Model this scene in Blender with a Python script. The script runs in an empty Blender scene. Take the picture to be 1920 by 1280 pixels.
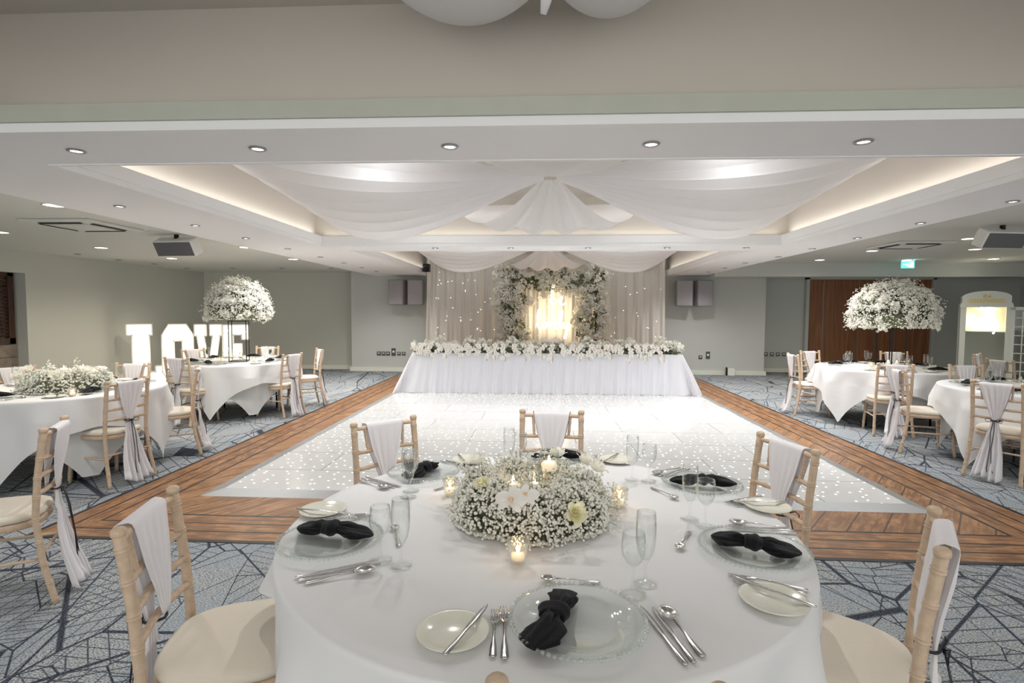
import bpy, math, random
import numpy as np
from mathutils import Matrix, Vector
PI = math.pi
S = bpy.context.scene
C = S.collection
random.seed(7)
rng = np.random.default_rng(11)

# ------------------------------------------------------------------ camera
F_PX, PITCH, YAW, ROLL, CAM_H = 1000.0, .054, .0539, .005, 1.5
def set_camera():
    cd = bpy.data.cameras.new('camera'); co = bpy.data.objects.new('camera', cd); C.objects.link(co)
    cd.sensor_width = 36; cd.sensor_fit = 'HORIZONTAL'; cd.lens = F_PX / 1920 * 36; cd.clip_start = .02; cd.clip_end = 100
    cy, sy = math.cos(YAW), math.sin(YAW)
    fw = Vector((-sy*math.cos(PITCH), cy*math.cos(PITCH), -math.sin(PITCH)))
    r = Vector((cy, sy, 0)); u = r.cross(fw)
    c, s = math.cos(ROLL), math.sin(ROLL)
    r2 = c*r + s*u; u2 = -s*r + c*u
    M = Matrix((r2, u2, -fw)).transposed().to_4x4(); M.translation = (0, 0, CAM_H)
    co.matrix_world = M
    S.camera = co
set_camera()

# ------------------------------------------------------------------ world, exposure
W = bpy.data.worlds.new('world'); S.world = W; W.use_nodes = True
W.node_tree.nodes['Background'].inputs[0].default_value = (1, .985, .955, 1)
W.node_tree.nodes['Background'].inputs[1].default_value = 1.5
S.view_settings.view_transform = 'Standard'
S.view_settings.look = 'None'
S.view_settings.gamma = 1
S.view_settings.exposure = 0.2
S.view_settings.use_curve_mapping = False
SPOT_W, BIG_W, TRAY_W = 36, 58, 10       # recessed spots, large round downlights, lamps above the drapes

# ------------------------------------------------------------------ materials
def nt(name):
    m = bpy.data.materials.new(name); m.use_nodes = True
    return m, m.node_tree.nodes, m.node_tree.links
def setin(b, **k):
    for key, v in k.items():
        key = key.replace('_', ' ')
        if key in b.inputs: b.inputs[key].default_value = v
def mat(name, col, rough=.5, metal=0, noise=0, nscale=20, bump=0, bscale=60, spec=None, emit=None, es=0, sheen=0):
    m, n, l = nt(name); b = n['Principled BSDF']
    c = (*col, 1)
    setin(b, Base_Color=c, Roughness=rough, Metallic=metal)
    if spec is not None: setin(b, Specular_IOR_Level=spec)
    if emit: setin(b, Emission_Color=(*emit, 1), Emission_Strength=es)
    if sheen: setin(b, Sheen_Weight=sheen)
    tc = n.new('ShaderNodeTexCoord')
    if noise:
        t = n.new('ShaderNodeTexNoise'); t.inputs['Scale'].default_value = nscale; t.inputs['Detail'].default_value = 4
        l.new(tc.outputs['Object'], t.inputs['Vector'])
        mx = n.new('ShaderNodeMix'); mx.data_type = 'RGBA'
        mx.inputs[6].default_value = tuple(max(0, x*(1-noise)) for x in col)+(1,)
        mx.inputs[7].default_value = tuple(min(1, x*(1+noise)) for x in col)+(1,)
        l.new(t.outputs['Fac'], mx.inputs[0]); l.new(mx.outputs[2], b.inputs['Base Color'])
    if bump:
        t = n.new('ShaderNodeTexNoise'); t.inputs['Scale'].default_value = bscale; t.inputs['Detail'].default_value = 3
        l.new(tc.outputs['Object'], t.inputs['Vector'])
        bp = n.new('ShaderNodeBump'); bp.inputs['Strength'].default_value = bump; bp.inputs['Distance'].default_value = .01
        l.new(t.outputs['Fac'], bp.inputs['Height']); l.new(bp.outputs[0], b.inputs['Normal'])
    return m
def cloth_mat(name, col, trans=.35, alpha=1.0, bump=.15):
    m, n, l = nt(name); b = n['Principled BSDF']
    setin(b, Base_Color=(*col, 1), Roughness=.85, Sheen_Weight=.1, Specular_IOR_Level=.2)
    tr = n.new('ShaderNodeBsdfTranslucent'); tr.inputs[0].default_value = (*col, 1)
    mx = n.new('ShaderNodeMixShader'); mx.inputs[0].default_value = trans
    l.new(b.outputs[0], mx.inputs[1]); l.new(tr.outputs[0], mx.inputs[2])
    tc = n.new('ShaderNodeTexCoord'); t = n.new('ShaderNodeTexNoise'); t.inputs['Scale'].default_value = 6; t.inputs['Detail'].default_value = 2
    l.new(tc.outputs['Object'], t.inputs['Vector'])
    bp = n.new('ShaderNodeBump'); bp.inputs['Strength'].default_value = bump; bp.inputs['Distance'].default_value = .02
    l.new(t.outputs['Fac'], bp.inputs['Height']); l.new(bp.outputs[0], b.inputs['Normal'])
    out = n['Material Output']
    if alpha < 1:
        tp = n.new('ShaderNodeBsdfTransparent'); m2 = n.new('ShaderNodeMixShader'); m2.inputs[0].default_value = alpha
        l.new(tp.outputs[0], m2.inputs[1]); l.new(mx.outputs[0], m2.inputs[2]); l.new(m2.outputs[0], out.inputs[0])
    else:
        l.new(mx.outputs[0], out.inputs[0])
    return m
def glass_mat(name, tint=(.985, .99, .988), lo=.025, hi=.9, blend=.33, pw=1.9):
    m, n, l = nt(name)
    n.remove(n['Principled BSDF'])
    tp = n.new('ShaderNodeBsdfTransparent'); tp.inputs[0].default_value = (*tint, 1)
    gl = n.new('ShaderNodeBsdfGlossy'); gl.inputs['Roughness'].default_value = .03; gl.inputs['Color'].default_value = (.92, .95, .94, 1)
    lw = n.new('ShaderNodeLayerWeight'); lw.inputs[0].default_value = blend
    mr = n.new('ShaderNodeMapRange'); mr.inputs[3].default_value = lo; mr.inputs[4].default_value = hi
    mx = n.new('ShaderNodeMixShader')
    pwn = n.new('ShaderNodeMath'); pwn.operation = 'POWER'; pwn.inputs[1].default_value = pw; l.new(lw.outputs['Facing'], pwn.inputs[0]); l.new(pwn.outputs[0], mr.inputs[0]); l.new(mr.outputs[0], mx.inputs[0])
    l.new(tp.outputs[0], mx.inputs[1]); l.new(gl.outputs[0], mx.inputs[2]); l.new(mx.outputs[0], n['Material Output'].inputs[0])
    return m
def emis(name, col, s):
    m, n, l = nt(name); n.remove(n['Principled BSDF'])
    e = n.new('ShaderNodeEmission'); e.inputs[0].default_value = (*col, 1); e.inputs[1].default_value = s
    l.new(e.outputs[0], n['Material Output'].inputs[0]); return m

class G:   # tiny node-graph helper
    def __init__(s, m): s.n = m.node_tree.nodes; s.l = m.node_tree.links
    def link(s, a, b): s.l.new(a, b)
    def m(s, op, a, b=None, c=None):
        x = s.n.new('ShaderNodeMath'); x.operation = op
        for i, v in enumerate((a, b, c)):
            if v is None: continue
            if hasattr(v, 'links'): s.l.new(v, x.inputs[i])
            else: x.inputs[i].default_value = v
        return x.outputs[0]
    def mix(s, f, a, b):
        x = s.n.new('ShaderNodeMix'); x.data_type = 'RGBA'
        for i, v in ((0, f), (6, a), (7, b)):
            if hasattr(v, 'links'): s.l.new(v, x.inputs[i])
            elif i == 0: x.inputs[0].default_value = v
            else: x.inputs[i].default_value = (*v, 1)
        return x.outputs[2]
    def noise(s, vec, scale, detail=3, rough=.5):
        t = s.n.new('ShaderNodeTexNoise'); t.inputs['Scale'].default_value = scale; t.inputs['Detail'].default_value = detail
        t.inputs['Roughness'].default_value = rough
        s.l.new(vec, t.inputs['Vector']); return t.outputs['Fac']
    def mapping(s, vec, scale=(1, 1, 1), rot=0, loc=(0, 0, 0)):
        t = s.n.new('ShaderNodeMapping'); t.inputs['Scale'].default_value = scale; t.inputs['Rotation'].default_value = (0, 0, rot)
        t.inputs['Location'].default_value = loc
        s.l.new(vec, t.inputs['Vector']); return t.outputs[0]
    def vor(s, vec, scale, feature='F1', rand=1):
        t = s.n.new('ShaderNodeTexVoronoi'); t.feature = feature; t.inputs['Scale'].default_value = scale; t.inputs['Randomness'].default_value = rand
        s.l.new(vec, t.inputs['Vector']); return t
    def smooth(s, v, a, b):      # 1 below a, 0 above b
        t = s.n.new('ShaderNodeMapRange'); t.interpolation_type = 'SMOOTHSTEP'
        t.inputs[1].default_value = a; t.inputs[2].default_value = b; t.inputs[3].default_value = 1; t.inputs[4].default_value = 0
        s.l.new(v, t.inputs[0]); return t.outputs[0]

def carpet_material():
    m, n, l = nt('carpet'); g = G(m); b = n['Principled BSDF']; setin(b, Roughness=.97, Specular_IOR_Level=.1)
    tc = n.new('ShaderNodeTexCoord').outputs['Object']
    f1 = g.noise(g.mapping(tc, (1, 1.7, 1), .4), 95, 2, .75); f2 = g.noise(g.mapping(tc, (1, 5, 1), .5), 22, 3, .6); f3 = g.noise(tc, 2.3, 3)
    base = g.mix(g.smooth(f1, .44, .57), (.50, .53, .54), (.13, .155, .18))
    base = g.mix(g.m('MULTIPLY', g.smooth(f3, .42, .55), .38), base, (.24, .30, .36))
    base = g.mix(g.m('MULTIPLY', g.smooth(f2, .40, .5), .55), base, (.42, .39, .35))
    dark = None
    for sc, rot, th, hatch in ((1.25, .3, .007, 10), (2.0, 1.1, .007, 14), (3.1, 2.1, .006, 10)):
        mp = g.mapping(tc, (1, .62, 1), rot)
        e = g.vor(mp, sc, 'DISTANCE_TO_EDGE').outputs['Distance']
        line = g.smooth(e, th*.7, th*.7+.007)
        cell = g.vor(mp, sc, 'F1').outputs['Color']
        sp = n.new('ShaderNodeSeparateColor'); l.new(cell, sp.inputs[0])
        xy = n.new('ShaderNodeSeparateXYZ'); l.new(tc, xy.inputs[0])
        a = g.m('MULTIPLY', sp.outputs[0], 6.283)
        d = g.m('ADD', g.m('MULTIPLY', xy.outputs[0], g.m('COSINE', a)), g.m('MULTIPLY', xy.outputs[1], g.m('SINE', a)))
        fr = g.m('FRACT', g.m('MULTIPLY', d, g.m('ADD', g.m('MULTIPLY', sp.outputs[1], hatch), 8)))
        h = g.m('MULTIPLY', g.smooth(g.m('ABSOLUTE', g.m('SUBTRACT', fr, .5)), .03, .06), .85)
        h = g.m('MULTIPLY', h, g.m('GREATER_THAN', sp.outputs[2], .5))
        x = g.m('MAXIMUM', line, h)
        dark = x if dark is None else g.m('MAXIMUM', dark, x)
    dark = g.m('MULTIPLY', dark, g.m('ADD', g.m('MULTIPLY', g.smooth(f1, .35, .65), .18), .82))
    col = g.mix(dark, base, (.018, .024, .042))
    l.new(col, b.inputs['Base Color'])
    bp = n.new('ShaderNodeBump'); bp.inputs['Strength'].default_value = .5; bp.inputs['Distance'].default_value = .004
    l.new(f1, bp.inputs['Height']); l.new(bp.outputs[0], b.inputs['Normal'])
    return m
WX0, WX1, WY0, WY1 = -3.42, 3.64, 3.275, 12.6
def wood_floor_material():
    m, n, l = nt('wood_floor'); g = G(m); b = n['Principled BSDF']
    tc = n.new('ShaderNodeTexCoord').outputs['Object']
    xy = n.new('ShaderNodeSeparateXYZ'); l.new(tc, xy.inputs[0]); X, Y = xy.outputs[0], xy.outputs[1]
    dx = g.m('MINIMUM', g.m('SUBTRACT', X, WX0), g.m('SUBTRACT', WX1, X)); dy = g.m('SUBTRACT', Y, WY0)
    d = g.m('MINIMUM', dx, dy)
    band = lambda c, w: g.smooth(g.m('ABSOLUTE', g.m('SUBTRACT', d, c)), w, w+.004)
    inlay = g.m('MAXIMUM', g.m('MAXIMUM', band(.165, .007), band(.30, .006)), band(.445, .009))
    inlay = g.m('MAXIMUM', inlay, g.smooth(d, .035, .04))
    # diagonal boards inside the border
    u = g.m('MULTIPLY', g.m('ADD', X, g.m('MULTIPLY', Y, -.8)), .78)
    v = g.m('MULTIPLY', g.m('ADD', g.m('MULTIPLY', X, .8), Y), .78)
    fr = g.m('FRACT', g.m('MULTIPLY', u, 5.2))
    seam = g.smooth(g.m('ABSOLUTE', g.m('SUBTRACT', fr, .5)), .022, .04)
    inside = g.m('GREATER_THAN', d, .445)
    seam = g.m('MULTIPLY', seam, inside)
    board = n.new('ShaderNodeTexWhiteNoise'); board.noise_dimensions = '1D'
    l.new(g.m('FLOOR', g.m('ADD', g.m('MULTIPLY', u, 5.2), .5)), board.inputs['W'])
    cmb = n.new('ShaderNodeCombineXYZ'); l.new(g.m('MULTIPLY', u, 9), cmb.inputs[0]); l.new(g.m('MULTIPLY', v, 1.3), cmb.inputs[1])
    g1 = g.noise(cmb.outputs[0], 3.2, 6, .65); g2 = g.noise(tc, 7, 5, .6)
    g3 = g.noise(g.mapping(tc, (9, 1.4, 1)), 3, 6, .65)
    g4 = g.noise(g.mapping(tc, (1.4, 9, 1)), 3, 6, .65)
    isx = g.m('LESS_THAN', dx, dy)
    gb = g.m('ADD', g.m('MULTIPLY', g3, isx), g.m('MULTIPLY', g4, g.m('SUBTRACT', 1, isx)))
    gr = g.m('ADD', g.m('MULTIPLY', g1, inside), g.m('MULTIPLY', gb, g.m('SUBTRACT', 1, inside)))
    col = g.mix(g.smooth(gr, .38, .62), (.40, .21, .095), (.19, .085, .034))
    col = g.mix(g.m('MULTIPLY', g.smooth(g2, .4, .6), .45), col, (.13, .06, .026))
    col = g.mix(g.m('MULTIPLY', g.m('MULTIPLY', board.outputs[0], inside), .45), col, (.42, .22, .10))
    col = g.mix(g.m('MULTIPLY', seam, .8), col, (.035, .02, .012))
    col = g.mix(inlay, col, (.018, .016, .018))
    l.new(col, b.inputs['Base Color']); setin(b, Roughness=.38, Specular_IOR_Level=.35)
    bp = n.new('ShaderNodeBump'); bp.inputs['Strength'].default_value = .15; bp.inputs['Distance'].default_value = .004
    l.new(g2, bp.inputs['Height']); l.new(bp.outputs[0], b.inputs['Normal'])
    return m
DX0, DX1, DY0, DY1 = -2.62, 2.86, 4.24, 9.72
def dance_floor_material():
    m, n, l = nt('starlit_tiles'); g = G(m); b = n['Principled BSDF']
    tc = n.new('ShaderNodeTexCoord').outputs['Object']
    xy = n.new('ShaderNodeSeparateXYZ'); l.new(tc, xy.inputs[0])
    v = g.vor(tc, 8.6, 'F1', .85).outputs['Distance']
    cmb = n.new('ShaderNodeCombineXYZ'); l.new(xy.outputs[0], cmb.inputs[0]); l.new(xy.outputs[1], cmb.inputs[1])
    v2 = n.new('ShaderNodeTexVoronoi'); v2.voronoi_dimensions = '2D'; v2.inputs['Scale'].default_value = 8.3; v2.inputs['Randomness'].default_value = .8
    l.new(cmb.outputs[0], v2.inputs['Vector'])
    dot = g.smooth(v2.outputs['Distance'], .05, .095)
    br = n.new('ShaderNodeTexBrick'); br.inputs['Scale'].default_value = 1
    br.inputs['Brick Width'].default_value = 1.22; br.inputs['Row Height'].default_value = .61; br.inputs['Mortar Size'].default_value = .0035
    br.inputs['Mortar Smooth'].default_value = .1; br.offset = .5
    br.inputs['Color1'].default_value = (.62, .625, .625, 1); br.inputs['Color2'].default_value = (.57, .575, .575, 1); br.inputs['Mortar'].default_value = (.16, .16, .16, 1)
    l.new(g.mapping(tc, loc=(.2, .1, 0)), br.inputs['Vector'])
    l.new(br.outputs['Color'], b.inputs['Base Color'])
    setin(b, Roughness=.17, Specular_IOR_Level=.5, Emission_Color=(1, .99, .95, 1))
    l.new(g.m('ADD', g.m('MULTIPLY', dot, 2.6), .05), b.inputs['Emission Strength'])  # pin lights, plus a faint even glow added to brighten the tiles
    return m
def weave_wood(name, c1, c2, sx=30, sz=2):
    m, n, l = nt(name); g = G(m); b = n['Principled BSDF']
    tc = n.new('ShaderNodeTexCoord').outputs['Object']
    f = g.noise(g.mapping(tc, (sx, sx, sz)), 1, 6, .6)
    l.new(g.mix(g.smooth(f, .35, .65), c1, c2), b.inputs['Base Color']); setin(b, Roughness=.5)
    return m

M = dict(
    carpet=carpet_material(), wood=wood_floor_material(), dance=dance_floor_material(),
    wall=mat('grey_green_wall', (.54, .55, .505), .9, bump=.03, bscale=9, noise=.015, nscale=3),
    wall_back=mat('pale_grey_wall', (.54, .56, .535), .9, bump=.03, bscale=9, noise=.02, nscale=3),
    coffer=mat('warm_cream_paint', (.60, .56, .50), .9, noise=.02, nscale=2, bump=.04, bscale=4),
    ceil=mat('ceiling_paint', (.68, .68, .645), .9, noise=.01, nscale=3, bump=.03, bscale=5),
    soffit=mat('white_soffit_paint', (.88, .885, .90), .8, noise=.01, nscale=3, bump=.02, bscale=6),
    fascia=mat('white_fascia_paint', (.88, .89, .90), .6, noise=.01, nscale=8),
    fascia2=mat('grey_green_fascia', (.50, .52, .45), .75, noise=.05, nscale=9),  # near beam fascia, a mottled grey-green tone
    base=mat('skirting_paint', (.74, .76, .68), .5, noise=.02),
    cloth=cloth_mat('white_linen', (.83, .835, .84), .12, bump=.35),
    undercloth=cloth_mat('grey_white_linen', (.72, .73, .72), .12, bump=.3),
    chiffon=cloth_mat('white_chiffon', (.94, .925, .945), .25, .93, .1),
    drape=cloth_mat('sheer_white_drape', (.97, .97, .985), .5, .95, .05),
    tulle=cloth_mat('white_tulle', (.92, .93, .97), .45, .8, .2),
    curtain=cloth_mat('cream_voile', (.88, .85, .80), .3, .97, .1),
    chair=mat('limewashed_wood', (.58, .44, .315), .55, noise=.25, nscale=45, bump=.25, bscale=90),
    pad=mat('cream_seat_fabric', (.72, .655, .55), .95, noise=.06, nscale=300, bump=.2, bscale=500, sheen=.2),
    ribbon=mat('black_ribbon', (.012, .012, .02), .4, noise=.1),
    napkin=mat('black_napkin_linen', (.010, .010, .013), .9, noise=.25, nscale=600, bump=.4, bscale=500, sheen=.12, spec=.1),
    steel=mat('polished_steel', (.62, .61, .60), .16, 1, noise=.04, nscale=30),
    china=mat('cream_china', (.74, .735, .64), .18, noise=.01, spec=.5),
    glass=glass_mat('clear_glass'), cglass=glass_mat('charger_glass', (.965, .975, .97), .035, .7, .3),
    bead=glass_mat('glass_beads', (.90, .93, .92), .15, .9, .5, 1.2),
    cut=glass_mat('cut_glass', (.97, .93, .85), .28, .9, .5, 1.2),
    wax=mat('white_wax', (.9, .85, .76), .6, emit=(1, .72, .42), es=.35, noise=.02),
    flame=emis('candle_flame', (1, .68, .32), 22),
    gyp=mat('gypsophila_blooms', (.82, .81, .73), .9, noise=.12, nscale=60),
    gyp2=mat('white_blossom', (.86, .84, .76), .9, noise=.2, nscale=25),
    stem=mat('flower_stems', (.24, .25, .15), .8, noise=.3, nscale=30),
    leaf=mat('green_leaves', (.13, .16, .08), .7, noise=.4, nscale=20),
    rose=cloth_mat('white_rose_petals', (.93, .92, .85), .4, 1, .05),
    rose_y=cloth_mat('cream_rose_petals', (.90, .87, .62), .4, 1, .05),
    orchid=cloth_mat('white_orchid_petals', (.93, .92, .88), .3, 1, .05),
    lip=mat('orchid_throat', (.75, .45, .25), .6, noise=.2),
    black=mat('black_metal', (.015, .015, .015), .4, .6, noise=.2),
    grey_fab=mat('grey_cover_fabric', (.33, .32, .335), .9, noise=.06, nscale=50, bump=.3, bscale=8),
    alu=mat('brushed_aluminium', (.34, .35, .355), .45, .75, noise=.05, nscale=20),
    whitep=mat('white_plastic', (.78, .78, .75), .5, noise=.02),
    grille=mat('grey_grille', (.13, .135, .14), .7, noise=.15, nscale=200, bump=.3, bscale=300),
    darkslot=mat('dark_slot', (.02, .02, .02), .8, noise=.1),
    doorwood=weave_wood('mahogany_veneer', (.30, .125, .050), (.20, .075, .028), 25, 1.2),
    darkwood=weave_wood('dark_stained_shutter', (.075, .035, .020), (.035, .016, .010), 20, 3),
    panelwood=mat('grey_brown_boards', (.22, .185, .15), .7, noise=.5, nscale=9, bump=.3, bscale=12),
    lens=emis('spot_lens', (1, .98, .94), 9), lens_w=emis('warm_downlight_lens', (1, .86, .66), 9),
    neon=emis('warm_neon', (1, .84, .60), 14), letter_glow=emis('letter_light_panel', (1, .90, .74), 1.5),
    bulb=emis('bulb_glow', (1, .93, .8), 8),
    phone=mat('white_phone_box_paint', (.70, .74, .70), .4, noise=.02),
    gold=mat('gold_paint', (.62, .50, .18), .4, .5, noise=.1), gold_pale=mat('pale_gold_panel', (.75, .68, .42), .5, noise=.03),
    peach=mat('peach_backing_board', (.80, .62, .48), .8, noise=.02),
    exit_g=emis('exit_green', (.10, .75, .62), 2.2), exit_w=emis('exit_white', (.85, 1, .97), 3.2),
    chrome=mat('brushed_socket_plate', (.12, .12, .12), .35, .8, noise=.1),
    fairy=emis('fairy_light', (1, .95, .85), 6),
    bottle=mat('dark_glass_jar', (.03, .025, .02), .2, noise=.1),
)

# ------------------------------------------------------------------ mesh builder
class MB:
    def __init__(s): s.v = []; s.f = []; s.n = 0
    def add(s, V, F):
        V = np.asarray(V, float); s.v.append(V)
        o = s.n; s.f.extend([tuple(i+o for i in q) for q in F]); s.n += len(V); return s
    def box(s, c, d, rz=0, rx=0, ry=0):
        x, y, z = [q/2 for q in d]
        V = np.array([(i, j, k) for i in (-x, x) for j in (-y, y) for k in (-z, z)])
        if rz or rx or ry:
            R = np.array(Matrix.Rotation(rz, 3, 'Z') @ Matrix.Rotation(ry, 3, 'Y') @ Matrix.Rotation(rx, 3, 'X')); V = V @ R.T
        return s.add(V+np.array(c), [(0, 1, 3, 2), (4, 6, 7, 5), (0, 4, 5, 1), (2, 3, 7, 6), (0, 2, 6, 4), (1, 5, 7, 3)])
    def b2(s, x0, x1, y0, y1, z0, z1): return s.box(((x0+x1)/2, (y0+y1)/2, (z0+z1)/2), (x1-x0, y1-y0, z1-z0))
    def tube(s, pts, r, n=10, caps=True, flat=1):
        P = np.array(pts, float); N = len(P); r = np.broadcast_to(np.array(r, float), (N,))
        T = np.gradient(P, axis=0); T /= np.linalg.norm(T, axis=1)[:, None]+1e-12
        up = np.array([0, 0, 1.]) if abs(T[0][2]) < .9 else np.array([1., 0, 0])
        V = []; a = np.linspace(0, 2*PI, n, endpoint=False)
        for i in range(N):
            A = np.cross(T[i], up); 
            if np.linalg.norm(A) < 1e-6: A = np.array([1., 0, 0])
            A /= np.linalg.norm(A); B = np.cross(T[i], A); up = -B if np.dot(-B, up) > 0 else B
            V.append(P[i]+r[i]*(np.cos(a)[:, None]*A+np.sin(a)[:, None]*B*flat))
        V = np.concatenate(V); F = []
        for i in range(N-1):
            for j in range(n):
                k = (j+1) % n; F.append((i*n+j, i*n+k, (i+1)*n+k, (i+1)*n+j))
        if caps: F.append(tuple(range(n-1, -1, -1))); F.append(tuple((N-1)*n+j for j in range(n)))
        return s.add(V, F)
    def lathe(s, prof, n=32, c=(0, 0, 0), close=False):
        a = np.linspace(0, 2*PI, n, endpoint=False); V = []
        for r, z in prof: V.append(np.stack([r*np.cos(a), r*np.sin(a), np.full(n, z)], 1))
        V = np.concatenate(V)+np.array(c); F = []
        m = len(prof)
        for i in range(m if close else m-1):
            i2 = (i+1) % m
            for j in range(n):
                k = (j+1) % n; F.append((i*n+j, i*n+k, i2*n+k, i2*n+j))
        if not close:
            if prof[0][0] > 1e-4: F.append(tuple(range(n-1, -1, -1)))
            if prof[-1][0] > 1e-4: F.append(tuple((m-1)*n+j for j in range(n)))
        return s.add(V, F)
    def grid(s, fn, nu, nv, closed=False):
        V = []; F = []
        for i in range(nu):
            for j in range(nv): V.append(fn(i/(nu-1) if not closed else i/nu, j/(nv-1)))
        for i in range(nu if closed else nu-1):
            i2 = (i+1) % nu
            for j in range(nv-1): F.append((i*nv+j, i2*nv+j, i2*nv+j+1, i*nv+j+1))
        return s.add(V, F)
    def prism(s, poly, z0, z1, axis='z'):
        n = len(poly); V = []
        for z in (z0, z1):
            for a, b in poly: V.append((a, b, z) if axis == 'z' else (a, z, b))
        F = [tuple(range(n-1, -1, -1)), tuple(range(n, 2*n))]+[(i, (i+1) % n, n+(i+1) % n, n+i) for i in range(n)]
        return s.add(V, F)
    def blobs(s, cs, rs, sq=None):
        p = (1+5**.5)/2
        B = np.array([(-1, p, 0), (1, p, 0), (-1, -p, 0), (1, -p, 0), (0, -1, p), (0, 1, p), (0, -1, -p), (0, 1, -p), (p, 0, -1), (p, 0, 1), (-p, 0, -1), (-p, 0, 1)])/math.sqrt(1+p*p)
        FF = [(0, 11, 5), (0, 5, 1), (0, 1, 7), (0, 7, 10), (0, 10, 11), (1, 5, 9), (5, 11, 4), (11, 10, 2), (10, 7, 6), (7, 1, 8), (3, 9, 4), (3, 4, 2), (3, 2, 6), (3, 6, 8), (3, 8, 9), (4, 9, 5), (2, 4, 11), (6, 2, 10), (8, 6, 7), (9, 8, 1)]
        cs = np.asarray(cs); rs = np.broadcast_to(np.asarray(rs, float), (len(cs),))
        jit = 1+rng.uniform(-.25, .25, (len(cs), 12, 1))
        V = (cs[:, None, :]+B[None]*rs[:, None, None]*jit).reshape(-1, 3)
        F = (np.array(FF)[None]+np.arange(len(cs))[:, None, None]*12).reshape(-1, 3)
        return s.add(V, F.tolist())
    def petals(s, cs, rs, nrm=None):     # five-petalled blooms: small bent quads fans
        cs = np.asarray(cs); N = len(cs); rs = np.broadcast_to(np.asarray(rs, float), (N,))
        if nrm is None: nrm = rng.normal(size=(N, 3))
        nrm = nrm/np.linalg.norm(nrm, axis=1)[:, None]
        t = rng.normal(size=(N, 3)); A = np.cross(nrm, t); A /= np.linalg.norm(A, axis=1)[:, None]; B = np.cross(nrm, A)
        Vs = []; F = []
        for k in range(5):
            a = 2*PI*k/5
            for (rr, da, h) in ((.05, 0, 0), (.7, -.5, .25), (1, 0, .12), (.7, .5, .25)):
                Vs.append(cs+rs[:, None]*(rr*(np.cos(a+da)*A+np.sin(a+da)*B)+h*nrm*(1+.5*rng.uniform(-1, 1, (N, 1)))))
        V = np.stack(Vs, 1).reshape(-1, 3)
        base = np.array([(k*4, k*4+1, k*4+2, k*4+3) for k in range(5)])
        F = (base[None]+np.arange(N)[:, None, None]*20).reshape(-1, 4)
        return s.add(V, F.tolist())
    def sticks(s, a, b, r):
        a = np.asarray(a); b = np.asarray(b); N = len(a); d = b-a; d = d/(np.linalg.norm(d, axis=1)[:, None]+1e-9)
        t = rng.normal(size=(N, 3)); A = np.cross(d, t); A /= np.linalg.norm(A, axis=1)[:, None]; B = np.cross(d, A)
        Vs = []
        for p in (a, b):
            for k in range(3):
                th = 2*PI*k/3; Vs.append(p+r*(np.cos(th)*A+np.sin(th)*B))
        V = np.stack(Vs, 1).reshape(-1, 3); base = np.array([(0, 1, 4, 3), (1, 2, 5, 4), (2, 0, 3, 5)])
        F = (base[None]+np.arange(N)[:, None, None]*6).reshape(-1, 4)
        return s.add(V, F.tolist())
    def xf(s, Mx):
        V = np.concatenate(s.v); Mx = np.array(Mx); s.v = [V @ Mx[:3, :3].T+Mx[:3, 3]]; return s
    def build(s, name, mt, parent=None, smooth=True, solid=0, bevel=0, angle=None):
        me = bpy.data.meshes.new(name); V = np.concatenate(s.v)
        me.from_pydata(V.tolist(), [], s.f); me.update()
        me.materials.append(M[mt] if isinstance(mt, str) else mt)
        if smooth:
            me.polygons.foreach_set('use_smooth', [True]*len(me.polygons))
            if angle: me.set_sharp_from_angle(angle=angle)
        o = bpy.data.objects.new(name, me); C.objects.link(o); o.parent = parent
        if solid:
            q = o.modifiers.new('thickness', 'SOLIDIFY'); q.thickness = solid; q.offset = 0
        if bevel:
            q = o.modifiers.new('bevel', 'BEVEL'); q.width = bevel; q.segments = 2; q.limit_method = 'ANGLE'
        return o
def tag(o, label=None, cat=None, group=None, kind=None):
    for k, v in (('label', label), ('category', cat), ('group', group), ('kind', kind)):
        if v: o[k] = v
    return o
def thing(name, label, cat, loc=(0, 0, 0), rz=0, group=None):
    o = bpy.data.objects.new(name, None); C.objects.link(o); o.empty_display_size = .1
    o.location = loc; o.rotation_euler = (0, 0, rz); return tag(o, label, cat, group)
def kids(o): return [c for c in list(bpy.data.objects) if c.parent == o]
def copy_tree(o, parent=None, _k=None):
    if _k is None:
        _k = {}
        for c in bpy.data.objects:
            if c.parent: _k.setdefault(c.parent.name, []).append(c)
    c = o.copy(); C.objects.link(c); c.parent = parent
    for ch in _k.get(o.name, []): copy_tree(ch, c, _k)
    return c
class Proto:      # first placement uses the original, later ones are copies
    def __init__(s, root): s.root = root; s.used = False
    def put(s, loc, rz, label, group=None, rx=0, ry=0):
        o = copy_tree(s.root) if s.used else s.root; s.used = True
        o.location = loc; o.rotation_euler = (rx, ry, rz); o['label'] = label
        if group: o['group'] = group
        return o
def struct(name, mb, mt, **k):
    o = mb.build(name, mt, smooth=False, **k); o['kind'] = 'structure'; return o

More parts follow.
